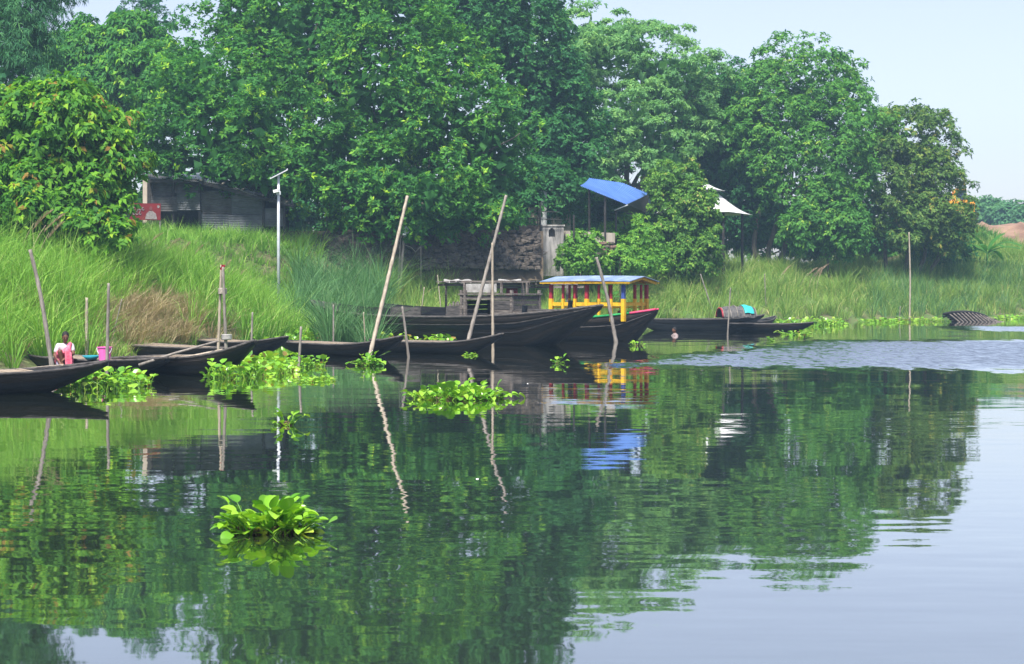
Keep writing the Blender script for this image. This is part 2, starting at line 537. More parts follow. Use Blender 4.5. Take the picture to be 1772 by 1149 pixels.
def math_node(op, a, bb=None, c=None):
    n = nt.nodes.new('ShaderNodeMath')
    n.operation = op
    for i, x in enumerate((a, bb, c)):
        if x is None:
            continue
        if isinstance(x, (int, float)):
            n.inputs[i].default_value = x
        else:
            L(x, n.inputs[i])
    return n.outputs[0]


def slope_noise(scale, sx, sy, detail, rough=0.5, off=(0, 0, 0)):
    mp = nt.nodes.new('ShaderNodeMapping')
    mp.inputs['Scale'].default_value = (sx, sy, 1)
    mp.inputs['Location'].default_value = off
    L(tc.outputs['Object'], mp.inputs[0])
    nz = nt.nodes.new('ShaderNodeTexNoise')
    nz.inputs['Scale'].default_value = scale
    nz.inputs['Detail'].default_value = detail
    nz.inputs['Roughness'].default_value = rough
    L(mp.outputs[0], nz.inputs['Vector'])
    sp = nt.nodes.new('ShaderNodeSeparateColor')
    L(nz.outputs['Color'], sp.inputs[0])
    return math_node('SUBTRACT', sp.outputs[0], 0.5), math_node('SUBTRACT', sp.outputs[1], 0.5)


spx = nt.nodes.new('ShaderNodeSeparateXYZ')
L(tc.outputs['Object'], spx.inputs[0])
# wind-ruffled tongue: lies between two wandering lines across the open river
nzm = nt.nodes.new('ShaderNodeTexNoise')
nzm.inputs['Scale'].default_value = 0.35
nzm.inputs['Detail'].default_value = 6
mpm = nt.nodes.new('ShaderNodeMapping')
mpm.inputs['Scale'].default_value = (0.5, 0.28, 1)
L(tc.outputs['Object'], mpm.inputs[0])
L(mpm.outputs[0], nzm.inputs['Vector'])
wav = math_node('MULTIPLY', math_node('SUBTRACT', nzm.outputs['Fac'], 0.5), 7.0)
nzf = nt.nodes.new('ShaderNodeTexNoise')
nzf.inputs['Scale'].default_value = 1.0
nzf.inputs['Detail'].default_value = 5
mpf = nt.nodes.new('ShaderNodeMapping')
mpf.inputs['Scale'].default_value = (1.3, 0.5, 1)
L(tc.outputs['Object'], mpf.inputs[0])
L(mpf.outputs[0], nzf.inputs['Vector'])
wav = math_node('ADD', wav, math_node('MULTIPLY', math_node('SUBTRACT', nzf.outputs['Fac'], 0.5), 9.0))
yy = math_node('ADD', spx.outputs[1], wav)
xx = spx.outputs[0]
# near edge: y = 41 + 0.04x ; far edge: y = 44 + 1.35 (x-3) (capped by 67)
near = math_node('SUBTRACT', yy, math_node('MULTIPLY_ADD', xx, -0.12, 42.0))
far = math_node('SUBTRACT', math_node('MINIMUM', math_node('MULTIPLY_ADD', math_node('SUBTRACT', xx, 2.6), 2.3, 43.5), 64.0), yy)


def soft(v, a, bb):
    n = nt.nodes.new('ShaderNodeMapRange')
    n.interpolation_type = 'SMOOTHSTEP'
    L(v, n.inputs['Value'])
    n.inputs['From Min'].default_value = a
    n.inputs['From Max'].default_value = bb
    return n.outputs[0]


mask = math_node('MULTIPLY', soft(near, -1.6, 2.6), soft(far, -1.2, 3.0))
# second, fainter ruffled strip along the far right shore
far2 = math_node('MULTIPLY', soft(math_node('SUBTRACT', yy, 76.0), 0, 3), soft(math_node('SUBTRACT', 88.0, yy), 0, 3))
far2 = math_node('MULTIPLY', far2, soft(math_node('SUBTRACT', xx, 19.0), 0, 5))
mask = math_node('MAXIMUM', mask, math_node('MULTIPLY', far2, 0.7))
ax, ay = slope_noise(1.0, 0.9, 4.2, 3)                # short ripples
bx_, by_ = slope_noise(0.22, 0.55, 1.6, 2, 0.5, (3, 7, 0))     # long slow swell
cx_, cy_ = slope_noise(1.0, 4.5, 1.6, 4, 0.7, (9, 2, 0))      # wind ripples
# slow bands of calmer and livelier water
nzb = nt.nodes.new('ShaderNodeTexNoise')
nzb.inputs['Scale'].default_value = 0.12
nzb.inputs['Detail'].default_value = 3
mpb = nt.nodes.new('ShaderNodeMapping')
mpb.inputs['Scale'].default_value = (0.35, 1.0, 1)
L(tc.outputs['Object'], mpb.inputs[0])
L(mpb.outputs[0], nzb.inputs['Vector'])
live = math_node('MULTIPLY_ADD', soft(nzb.outputs['Fac'], 0.38, 0.66), 0.9, 0.35)
AMP_S, AMP_L, AMP_W = 0.034, 0.018, 0.5
sa = math_node('MULTIPLY', live, AMP_S)
wm = math_node('MULTIPLY_ADD', mask, AMP_W, 0.006)
nxv = math_node('ADD', math_node('MULTIPLY', ax, math_node('MULTIPLY', sa, 0.9)), math_node('MULTIPLY', bx_, AMP_L * 0.5))
nxv = math_node('ADD', nxv, math_node('MULTIPLY', cx_, wm))
nyv = math_node('ADD', math_node('MULTIPLY', ay, sa), math_node('MULTIPLY', by_, AMP_L))
nyv = math_node('ADD', nyv, math_node('MULTIPLY', cy_, 0.006))
lean_ = math_node('MULTIPLY_ADD', cy_, 0.36, 0.13)     # wind-leaned ripple faces
nyv = math_node('SUBTRACT', nyv, math_node('MULTIPLY', mask, lean_))
cb = nt.nodes.new('ShaderNodeCombineXYZ')
L(nxv, cb.inputs[0])
L(nyv, cb.inputs[1])
cb.inputs[2].default_value = 1
vn = nt.nodes.new('ShaderNodeVectorMath')
vn.operation = 'NORMALIZE'
L(cb.outputs[0], vn.inputs[0])
b.inputs['Base Color'].default_value = (0.018, 0.026, 0.015, 1)
b.inputs['Roughness'].default_value = 0.024
b.inputs['IOR'].default_value = 1.85
b.inputs['Specular IOR Level'].default_value = 0.5
b.inputs['Coat Weight'].default_value = 1.0
b.inputs['Coat Roughness'].default_value = 0.022
b.inputs['Coat IOR'].default_value = 2.0
L(vn.outputs[0], b.inputs['Normal'])
L(vn.outputs[0], b.inputs['Coat Normal'])
w = MB()
w.grid(lambda u, v: (-158 + 396 * u, -22 + 360 * v, 0), 4, 4)
water = w.build('river', m)
water['kind'] = 'structure'

# far mound of dug earth behind the green slope
def mound(u, v):
    X = 45 + 70 * u
    Y = 158 + 44 * v
    t = sstep(0.0, 0.34, v - 0.06 * wob(np.array(X), np.array(Y), 6, 21))
    z = 3.0 + (5.5 - 0.9 * u) * t + 0.35 * float(wob(np.array(X), np.array(Y), 5, 22)) + 0.25 * float(wob(np.array(X), np.array(Y), 1.7, 23))
    z *= float(sstep(-0.02, 0.03, u)) 
    return (X, Y, z)


mo = MB().grid(mound, 90, 60).build('earth_mound', 'bare_earth', smooth=True)
mo['kind'] = 'structure'


# ------------------------------------------------------------------ trees
def blob(px, y, d, rpx, rpy, depth=None):
    c = At(px, y, d)
    rx, rz = rpx * d / F, rpy * d / F
    return (np.array(c), np.array([rx, depth or max(rx, rz) * 0.85, rz]))


def rand_dirs(n):
    return nrm(rng.normal(size=(n, 3)))


def crown_quads(blobs, n_leaf, L=0.22, Wd=0.085, rc=0.8, per=7, ros=16, droop=0.25, back=0.3, inner=0.18, layer=0.0, fold=0.25, lvar=0.35, zmin=None, core=420, core_size=0.75, lobe=0.13, young=0.14):
    n_cl = max(4, int(n_leaf / (per * ros)))
    cs = np.array([b[0] for b in blobs])
    rs = np.array([b[1] for b in blobs])
    area = (rs[:, 0] * rs[:, 2] + rs[:, 0] * rs[:, 1] + rs[:, 1] * rs[:, 2])
    lobv = nrm(rng.normal(size=(len(blobs), 3, 3)))
    lobp = rng.uniform(0, 6.28, (len(blobs), 3))
    P, O = [], []
    need = n_cl
    while need > 0:
        k = rng.choice(len(blobs), size=need * 4, p=area / area.sum())
        d = rand_dirs(len(k))
        u = np.where(rng.random(len(k)) < inner, rng.uniform(0.35, 0.8, len(k)), rng.uniform(0.82, 1.07, len(k)))
        lob = np.sin((d * lobv[k, 0]).sum(1) * 3.1 + lobp[k, 0]) + np.sin((d * lobv[k, 1]).sum(1) * 5.3 + lobp[k, 1]) * 0.8 + np.sin((d * lobv[k, 2]).sum(1) * 8.0 + lobp[k, 2]) * 0.5
        u = u * (1 + lobe * lob)
        p = cs[k] + rs[k] * d * u[:, None]
        keep = (d[:, 1] < 0.25) | (rng.random(len(k)) < back)
        keep &= (d[:, 2] > -0.55) | (rng.random(len(k)) < 0.5)
        ins = np.zeros(len(k), bool)
        for j in range(len(blobs)):
            e = np.linalg.norm((p - cs[j]) / rs[j], axis=1)
            ins |= (e < 0.72) & (k != j)
        keep &= ~ins | (rng.random(len(k)) < 0.15)
        if zmin is not None:
            keep &= p[:, 2] > zmin
        p, o = p[keep][:need], nrm(d / rs[k])[keep][:need]
        P.append(p)
        O.append(o)
        need -= len(p)
    P, O = np.concatenate(P), np.concatenate(O)
    up = np.array([0, 0, 1.0])
    # rosettes of leaves at the twig ends of every clump
    rcs = rc * rng.uniform(0.55, 1.35, len(P))
    cp, co, cr_ = np.repeat(P, ros, 0), np.repeat(O, ros, 0), np.repeat(rcs, ros)
    d2 = nrm(rand_dirs(len(cp)) + co * 0.55 + up * 0.45)
    off = d2 * (cr_ * rng.random(len(cp)) ** 0.4)[:, None]
    if layer:
        off[:, 2] *= layer
    rp = cp + off
    ax = nrm(d2 + up * 0.5 + rng.normal(size=d2.shape) * 0.25)
    tone = 0.10 + 0.30 * np.repeat(rng.random(len(P)), ros) + 0.34 * rng.random(len(rp))
    tone = np.where(rng.random(len(rp)) < young, tone + 0.30, tone)      # shoots with a flush of young leaves
    tone = np.repeat(tone, per) + rng.normal(size=len(rp) * per) * 0.10
    rp, ax = np.repeat(rp, per, 0), np.repeat(ax, per, 0)
    n = len(rp)
    t = nrm(np.cross(ax, rand_dirs(n)))
    dr = nrm(ax * rng.uniform(0.05, 0.8, n)[:, None] + t - up * (droop * rng.uniform(0.3, 1.7, n))[:, None])
    sd = nrm(np.cross(dr, ax + rng.normal(size=ax.shape) * 0.25))
    nn = np.cross(sd, dr)
    ln = (L * rng.uniform(1 - lvar, 1 + lvar, n))[:, None]
    wd = ln * (Wd / L) * rng.uniform(0.8, 1.2, n)[:, None]
    base = rp + rng.normal(size=rp.shape) * 0.03
    mid = base + dr * ln * 0.5 - up * ln * 0.04
    # big leaves added inside to block the sky, shade put into their dark tone
    V = np.stack([base, mid + sd * wd * 0.5 + nn * wd * fold, base + dr * ln - up * ln * droop * 0.35, mid - sd * wd * 0.5 + nn * wd * fold], 1)
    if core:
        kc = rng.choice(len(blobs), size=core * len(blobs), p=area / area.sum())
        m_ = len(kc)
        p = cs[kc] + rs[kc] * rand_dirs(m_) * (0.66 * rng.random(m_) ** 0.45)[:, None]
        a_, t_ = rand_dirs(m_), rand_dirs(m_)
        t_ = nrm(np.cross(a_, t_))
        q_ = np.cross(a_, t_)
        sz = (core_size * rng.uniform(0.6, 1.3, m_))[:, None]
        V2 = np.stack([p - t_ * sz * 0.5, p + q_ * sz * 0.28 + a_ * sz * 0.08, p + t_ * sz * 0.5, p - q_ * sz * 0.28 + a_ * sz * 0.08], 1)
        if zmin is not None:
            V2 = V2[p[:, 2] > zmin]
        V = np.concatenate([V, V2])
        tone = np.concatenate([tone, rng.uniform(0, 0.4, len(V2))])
    return V, tone


def limb_pts(a, b, bend=0.12, n=6):
    a, b = Vector(a), Vector(b)
    L_ = (b - a).length
    o = Vector((random.uniform(-1, 1), random.uniform(-1, 1), random.uniform(-0.3, 0.6))) * bend * L_
    pts = []
    for i in range(n + 1):
        t = i / n
        p = a.lerp(b, t) + o * sin(pi * t)
        p += Vector((random.uniform(-1, 1), random.uniform(-1, 1), 0)) * 0.02 * L_ * (0 if i in (0, n) else 1)
        pts.append(p)
    return pts


def tree(name, label, cat, base, blobs, n_leaf, mat, trunk_r=0.25, stems=None, limbs=True, group=None, **kw):
    bx, by = base[0], base[1]
    bz = H(bx, by)
    root = thing(name, label, cat, (bx, by, bz), group=group, world_parts=True)
    tb = MB()
    cs = [Vector(b[0]) for b in blobs]
    mean = sum(cs, Vector()) / len(cs)
    fork = Vector((bx, by, bz)).lerp(mean, 0.42)
    for sx, sy, lean in (stems or [(0, 0, 0)]):
        b0 = Vector((bx + sx, by + sy, H(bx + sx, by + sy) - 0.3))
        f2 = fork + Vector((sx * 1.2 + lean, sy * 0.8, 0))
        pts = limb_pts(b0, f2, 0.06, 7)
        k = len(pts) - 1
        tb.tube(pts, [trunk_r * (1.35 if i == 0 else 1.12 - 0.5 * i / k) for i in range(k + 1)], 9)
        if limbs:
            for c in cs:
                pts = limb_pts(f2, c, 0.13, 7)
                r0 = trunk_r * 0.55
                tb.tube(pts, [r0 * (1 - 0.85 * i / 7) for i in range(8)], 6)
                for _ in range(3):
                    k0 = random.randint(3, 6)
                    rad = blobs[cs.index(c)][1]
                    e = c + Vector((random.uniform(-1, 1) * rad[0], random.uniform(-1, 0.4) * rad[1], random.uniform(-0.5, 1) * rad[2])) * 0.75
                    pp = limb_pts(pts[k0], e, 0.12, 5)
                    tb.tube(pp, [r0 * 0.45 * (1 - 0.85 * i / 5) for i in range(6)], 5)
            stems = None
            limbs = False
    tb.build('trunk', 'bark', root, smooth=True)
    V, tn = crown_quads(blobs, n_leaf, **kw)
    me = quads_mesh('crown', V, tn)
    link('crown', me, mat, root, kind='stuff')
    return root


def gp(px, d):
    return ((px - CX) * d / F, d)


tree('mango_tree', 'huge dense dark green mango tree spreading over the shack and rubble wall', 'tree', gp(578, 92),
     [blob(395, 210, 84.5, 150, 120), blob(335, 150, 88, 95, 85), blob(520, 110, 92, 190, 150), blob(565, 290, 86, 140, 92), blob(705, 190, 89, 190, 170),
      blob(690, 335, 85, 130, 72), blob(835, 275, 88, 90, 120), blob(845, 362, 86, 68, 46), blob(460, 40, 94, 130, 90), blob(610, 20, 94, 170, 100), blob(390, 288, 84, 95, 36), blob(300, 275, 85, 55, 40), blob(760, 385, 86, 70, 28), blob(640, 388, 86, 60, 26), blob(475, 312, 83, 55, 28)],
     125000, LM_MANGO, 0.42, L=0.235, Wd=0.10, rc=0.75, per=8, ros=18, droop=0.05)
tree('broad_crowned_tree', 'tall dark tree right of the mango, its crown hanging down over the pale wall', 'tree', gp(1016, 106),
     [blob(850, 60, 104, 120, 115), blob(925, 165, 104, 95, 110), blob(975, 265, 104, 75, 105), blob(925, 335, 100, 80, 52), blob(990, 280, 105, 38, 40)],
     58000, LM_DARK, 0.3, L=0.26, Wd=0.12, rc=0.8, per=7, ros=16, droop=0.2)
tree('background_tree', 'very tall tree rising behind the mango to the top of the frame', 'tree', gp(740, 108),
     [blob(770, -10, 106, 130, 100), blob(640, -30, 106, 120, 90), blob(880, 10, 107, 60, 70)],
     36000, LM_DARK, 0.35, L=0.28, Wd=0.12, rc=0.85, per=7, ros=16)
tree('rain_tree', 'wide feathery pale green tree with layered crown against the sky', 'tree', gp(1080, 118),
     [blob(1040, 85, 117, 135, 70), blob(1140, 135, 116, 105, 70), blob(990, 160, 116, 90, 90), blob(1090, 220, 113, 105, 75), blob(1030, 290, 112, 70, 60), blob(1140, 275, 112, 60, 60), blob(1215, 150, 118, 45, 55), blob(1190, 215, 116, 55, 60)],
     95000, LM_RAIN, 0.4, L=0.21, Wd=0.075, rc=0.9, per=9, ros=30, droop=0.35, layer=0.42)
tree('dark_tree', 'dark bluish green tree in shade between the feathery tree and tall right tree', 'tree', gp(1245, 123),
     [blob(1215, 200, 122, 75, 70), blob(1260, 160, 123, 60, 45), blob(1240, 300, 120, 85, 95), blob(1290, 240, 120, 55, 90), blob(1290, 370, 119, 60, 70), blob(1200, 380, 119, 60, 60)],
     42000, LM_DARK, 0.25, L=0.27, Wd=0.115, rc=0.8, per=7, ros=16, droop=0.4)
tree('tall_leafy_tree', 'tallest leafy tree on the right bank, rounded top above slender grey trunks', 'tree', gp(1328, 117),
     [blob(1390, 140, 118, 90, 55), blob(1330, 170, 118, 60, 60), blob(1340, 245, 116, 85, 85), blob(1450, 200, 117, 75, 75), blob(1425, 290, 114, 95, 85)],
     54000, LM_RIGHT, 0.2, stems=[(0, 0, 0), (-0.75, 0.3, -0.5), (0.5, 0.8, 0.6)], core=60, lobe=0.2, inner=0.1, L=0.26, Wd=0.11, rc=0.75, per=7, ros=15, droop=0.4)
tree('olive_tree', 'rounded olive green tree at the right end of the wood', 'tree', gp(1560, 118),
     [blob(1545, 245, 119, 70, 60), blob(1600, 270, 119, 55, 60), blob(1520, 320, 117, 70, 80), blob(1605, 345, 117, 62, 70), blob(1575, 388, 116, 60, 45), blob(1635, 395, 117, 30, 36)],
     50000, LM_OLIVE, 0.16, stems=[(0, 0, 0), (-0.9, 0.4, -0.3), (0.9, 0.2, 0.4), (1.8, 0.6, 0.8)], core=40, lobe=0.2, inner=0.1, L=0.25, Wd=0.105, rc=0.7, per=7, ros=15, droop=0.4)
tree('young_tree', 'lower light green tree standing in front of the tall right trees', 'tree', gp(1432, 112),
     [blob(1430, 365, 112, 55, 48), blob(1400, 400, 111, 40, 38), blob(1462, 395, 111, 38, 45)],
     22000, LM_RIGHT, 0.1, L=0.25, Wd=0.10, rc=0.55, per=7, ros=14, droop=0.4)
tree('broad_leaved_tree', 'yellow green tree with large drooping leaves overhanging the left bank', 'tree', gp(95, 59),
     [blob(100, 215, 58, 110, 65), blob(40, 270, 58, 90, 85), blob(150, 270, 57, 75, 60), blob(60, 360, 56, 110, 65), blob(200, 288, 57, 40, 50), blob(138, 380, 56, 60, 42), blob(178, 405, 55, 34, 24)],
     30000, LM_TEAK, 0.12, young=0.4, lobe=0.2, core=150, core_size=0.45, stems=[(0, 0, 0), (0.5, 0.3, 0.4)], L=0.24, Wd=0.125, rc=0.5, per=6, ros=11, droop=0.6, inner=0.2)
tree('bamboo_grove', 'dark drooping bamboo foliage in the top left corner', 'bamboo', gp(-20, 76),
     [blob(10, 40, 75, 75, 80), blob(-60, 90, 76, 90, 110), blob(25, 130, 74, 50, 60), blob(60, 60, 75, 35, 60), blob(20, -30, 76, 110, 50)],
     36000, LM_BAMBOO, 0.06, core=150, core_size=0.5, stems=[(0, 0, 0.3), (0.3, 0.2, 0.6), (-0.3, 0.1, 0.2), (0.5, -0.2, 0.8)], L=0.26, Wd=0.04, rc=0.7, per=7, ros=18, droop=0.9)
tree('drooping_tree', 'glossy drooping tree between the bamboo and the mango, touching the sky', 'tree', gp(215, 101),
     [blob(215, 95, 100, 75, 55), blob(165, 110, 100, 50, 50), blob(250, 145, 98, 75, 60), blob(190, 180, 98, 55, 60), blob(150, 75, 101, 25, 28)],
     34000, LM_MANGO, 0.22, L=0.32, Wd=0.13, rc=0.75, per=6, ros=14, droop=0.75)
tree('pale_tree', 'hazy pale tree with thin white trunk behind the bamboo', 'tree', gp(152, 104),
     [blob(105, 150, 105, 45, 75), blob(120, 240, 104, 60, 70), blob(85, 100, 108, 30, 40), blob(60, 230, 104, 60, 80)],
     22000, LM_RAIN, 0.09, L=0.2, Wd=0.07, rc=0.7, per=8, ros=16, droop=0.4)
tree('sparse_tree', 'thin sparse treetop poking into the sky above the drooping tree', 'tree', gp(258, 112),
     [blob(255, 5, 112, 32, 20), blob(205, 22, 112, 18, 12), blob(290, 40, 112, 30, 22)],
     3200, LM_DARK, 0.12, core=10, L=0.2, Wd=0.07, rc=0.5, per=6, ros=12)
tree('vine_covered_tree', 'small tree smothered in creeper beside the white canopy', 'tree', gp(1180, 102),
     [blob(1168, 322, 102, 42, 36), blob(1188, 370, 101, 54, 44), blob(1205, 420, 100.5, 40, 42), blob(1150, 420, 100.5, 42, 45), blob(1212, 350, 102, 24, 26), blob(1180, 450, 100, 55, 28)],
     30000, LM_VINE, 0.14, core=350, core_size=0.45, L=0.16, Wd=0.10, rc=0.4, per=6, ros=14, droop=0.5)
tree('roadside_shrub', 'light green bush in front of the low wall beside the blue roof', 'shrub', gp(1070, 96),
     [blob(1085, 402, 97, 40, 26), blob(1060, 440, 95, 48, 26), blob(1112, 435, 96, 42, 34), blob(1015, 462, 94, 32, 20), blob(1085, 460, 94.5, 50, 20)],
     17000, LM_SHRUB, 0.06, core=200, core_size=0.4, L=0.16, Wd=0.09, rc=0.38, per=6, ros=13, droop=0.3)
tree('creeper_shrub', 'low creeper bush spilling over the concrete wall onto the bank', 'shrub', gp(1000, 91.5),
     [blob(1010, 425, 92, 34, 22), blob(992, 452, 90.5, 30, 20)],
     6000, LM_SHRUB, 0.04, core=200, core_size=0.4, L=0.15, Wd=0.09, rc=0.32, per=6, ros=12, droop=0.3)
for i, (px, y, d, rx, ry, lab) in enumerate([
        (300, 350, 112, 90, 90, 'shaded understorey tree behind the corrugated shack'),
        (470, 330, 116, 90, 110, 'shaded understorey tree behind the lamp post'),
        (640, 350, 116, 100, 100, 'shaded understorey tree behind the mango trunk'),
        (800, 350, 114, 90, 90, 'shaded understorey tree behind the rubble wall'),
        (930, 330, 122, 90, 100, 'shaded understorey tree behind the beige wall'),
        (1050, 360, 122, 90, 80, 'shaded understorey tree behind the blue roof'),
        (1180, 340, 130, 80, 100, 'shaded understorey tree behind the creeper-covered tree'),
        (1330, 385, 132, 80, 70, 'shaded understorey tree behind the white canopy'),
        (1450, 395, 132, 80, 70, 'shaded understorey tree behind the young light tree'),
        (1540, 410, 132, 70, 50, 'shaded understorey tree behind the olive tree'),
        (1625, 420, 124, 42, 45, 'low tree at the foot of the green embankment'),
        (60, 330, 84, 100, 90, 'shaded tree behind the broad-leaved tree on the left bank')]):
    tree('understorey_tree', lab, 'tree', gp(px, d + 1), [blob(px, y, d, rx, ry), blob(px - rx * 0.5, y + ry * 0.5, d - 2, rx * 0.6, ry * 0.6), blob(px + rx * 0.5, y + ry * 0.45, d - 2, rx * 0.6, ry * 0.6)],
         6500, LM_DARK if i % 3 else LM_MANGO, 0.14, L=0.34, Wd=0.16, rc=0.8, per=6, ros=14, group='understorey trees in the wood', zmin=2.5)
for px, y, rx, ry, d, lab in [(1715, 372, 32, 20, 235, 'hazy bluish tree beyond the earth mound, nearest the excavator'),
                              (1752, 378, 34, 20, 230, 'hazy bluish tree beyond the earth mound, in the middle'),
                              (1800, 385, 40, 18, 236, 'hazy bluish tree beyond the earth mound at the right frame edge')]:
    tree('distant_tree', lab, 'tree', gp(px, d), [blob(px, y, d, rx, ry), blob(px - 16, y + 8, d, rx * 0.7, ry * 0.8), blob(px + 18, y + 9, d - 2, rx * 0.7, ry * 0.8)],
         9000, LM_FAR, 0.25, L=0.5, Wd=0.28, rc=1.1, per=6, ros=14, group='distant trees beyond the mound')


def palm_leaf(m_, base, az, el, L_, w_, bend, k=9):
    """long arching banana leaf"""
    d = Vector((cos(az), sin(az), 0))
    s_ = Vector((-sin(az), cos(az), 0))

    def fn(u, v):
        a = el - bend * u
        x = L_ * u * cos(el - bend * u * 0.5)
        z = L_ * u * sin(el - bend * u * 0.5)
        ww = w_ * (0.06 + sin(pi * min(1, max(0, (u - 0.12) / 0.88))) ** 0.6) * (v - 0.5)
        return Vector(base) + d * x + s_ * ww + Vector((0, 0, z - abs(v - 0.5) * w_ * 0.35))
    m_.grid(fn, k, 2)


def banana(label, x, y, hh, n, L_, seed):
    random.seed(seed)
    z = H(x, y)
    r = thing('banana_plant', label, 'plant', (x, y, z))
    MB().tube([(0, 0, -0.2), (0.02, 0, hh * 0.5), (0, 0, hh)], [0.11, 0.09, 0.06], 8).build('stem', LM_SHRUB, r, True)
    for i in range(n):
        mm = MB()
        palm_leaf(mm, (0, 0, hh * 0.95), i * 2.4 + random.uniform(-0.3, 0.3), random.uniform(0.6, 1.35), L_ * random.uniform(0.75, 1.1), 0.42, random.uniform(0.9, 1.9))
        mm.build('leaf', LM_SHRUB, r, True)


p = gp(1708, 121)
banana('pale banana plant growing on the green embankment slope', p[0], p[1], 1.6, 9, 2.6, 4)
p = gp(1055, 91)
banana('small yellowish banana plant on the bank behind the painted boat', p[0], p[1], 0.7, 5, 1.1, 9)
random.seed(5)


# ------------------------------------------------------------------ grass
def tufts(n, xr, yr, test):
    X, Y = [], []
    got = 0
    while got < n:
        x = rng.uniform(*xr, n * 4)
        y = rng.uniform(*yr, n * 4)
        s, p_ = shore(x, y)
        px = CX + x * F / y
        ok = test(x, y, s, px)
        x, y = x[ok], y[ok]
        X.append(x)
        Y.append(y)
        got += len(x)
        if len(x) == 0:
            break
    return np.concatenate(X)[:n], np.concatenate(Y)[:n]


def grass(name, label, X, Y, hgt, per, mat, spread=0.2, lean=0.55, wid=0.022, k=4, hvar=0.35, flow=None, zoff=0.0, dry=0.05):
    Z = height(X, Y) - 0.03 + zoff
    n = len(X)
    hg = np.broadcast_to(np.asarray(hgt, float), (n,)) * rng.uniform(1 - hvar, 1 + hvar, n)
    tl = rng.normal(size=(n, 2)) * 0.18
    x, y, z, h = (np.repeat(a, per) for a in (X, Y, Z, hg))
    tl = np.repeat(tl, per, 0)
    N = len(x)
    tone = 0.12 + 0.45 * np.repeat(np.clip(rng.random(n) * 0.7 + 0.3 * (0.5 + 0.9 * wob(X, Y, 4, 77)), 0, 1), per) + 0.35 * rng.random(N)
    tone = np.where(rng.random(N) < dry, rng.uniform(0.9, 1, N), np.minimum(tone, 0.88))
    a = rng.uniform(0, 2 * pi, N)
    rad = spread * np.sqrt(rng.random(N))
    base = np.stack([x + np.cos(a) * rad, y + np.sin(a) * rad, z], -1)
    h = h * rng.uniform(0.55, 1.1, N)
    out = np.stack([np.cos(a), np.sin(a)], -1) * (lean * rng.uniform(0.1, 1.3, N))[:, None] + tl
    if flow is not None:
        out += np.array(flow)
    rows = []
    fa = a + rng.normal(size=N) * 0.9
    sd = np.stack([-np.sin(fa), np.cos(fa), np.zeros(N)], -1)
    w0 = wid * rng.uniform(0.6, 1.4, N)
    for i in range(k):
        t = i / (k - 1)
        bend = np.linalg.norm(out, axis=1)
        zz = h * (t - 0.34 * np.minimum(bend, 1.4) * t ** 2.4)
        p = base.copy()
        p[:, :2] += out * (h * t ** 1.9)[:, None]
        p[:, 2] += zz
        ww = (w0 * (1 - 0.93 * t ** 1.3))[:, None]
        rows.append(np.stack([p - sd * ww * 0.5, p + sd * ww * 0.5], 1))
    me = strips_mesh(name, np.stack(rows, 1), tone)
    o = link(name, me, mat)
    return tag(o, label, 'grass', kind='stuff')


is_dry = lambda x, y, s, px: (px > 165 + 25 * wob(x, y, 1.2, 91)) & (px < 335 + 40 * wob(x, y, 1.5, 92)) & (s < 2.7 + 0.9 * wob(x, y, 1.3, 93)) & (y < 62)
X, Y = tufts(2500, (-26, -6), (36, 85), lambda x, y, s, px: (s > 0.05) & (s < 16) & (px > -60) & (px < 545) & (rng.random(len(x)) < np.where(s < 6, 1, 0.6)) & ~is_dry(x, y, s, px) & ~((s < 1.0) & (px > 340) & (px < 420)))
grass('tall_bank_grass', 'bright green tall grass covering the left bank below the shack', X, Y, np.where(Y > 66, 0.7, 1.35) * np.clip(1 + 0.5 * wob(X, Y, 2.2, 55), 0.5, 1.6), 24, GM, 0.15, 0.9, 0.028, k=3, hvar=0.5, dry=0.09)
X, Y = tufts(70, (-20, -6), (44, 74), lambda x, y, s, px: (s > 2.2) & (s < 8) & (px > 215) & (px < 505))
grass('tussock_grass', 'taller arching grass tussocks along the crest of the left bank', X, Y, 1.9, 46, GM, 0.16, 0.8, 0.03, hvar=0.3, dry=0.08)
X, Y = tufts(620, (-24, -6), (62, 88), lambda x, y, s, px: (s > 3) & (px > 330) & (px < 560))
grass('slope_grass', 'green grass on the slope between the shack and the lamp post', X, Y, 0.8, 20, GM, 0.25, 0.9, 0.034, k=3, hvar=0.5, dry=0.08)
X, Y = tufts(280, (-22, -6), (36, 72), lambda x, y, s, px: (s > 0.35) & (s < 6.5) & (px > 20) & (px < 520) & (rng.random(len(x)) < np.where(is_dry(x, y, s, px), 1, 0.13)))
grass('dry_grass', 'straw coloured dry grass hanging over the eroded left bank', X, Y, 0.75, 40, GM_DRY, 0.2, 0.95, 0.024, k=3, flow=(0.25, -0.45), hvar=0.5, dry=0.12)
X, Y = tufts(110, (-22, -6), (36, 60), lambda x, y, s, px: (s > 0.0) & (s < 2.6) & (px > 120) & (px < 340))
grass('muddy_grass', 'short green and yellow grass at the muddy edge behind the moored boats', X, Y, 0.42, 24, GM, 0.25, 0.9, 0.018, dry=0.2)
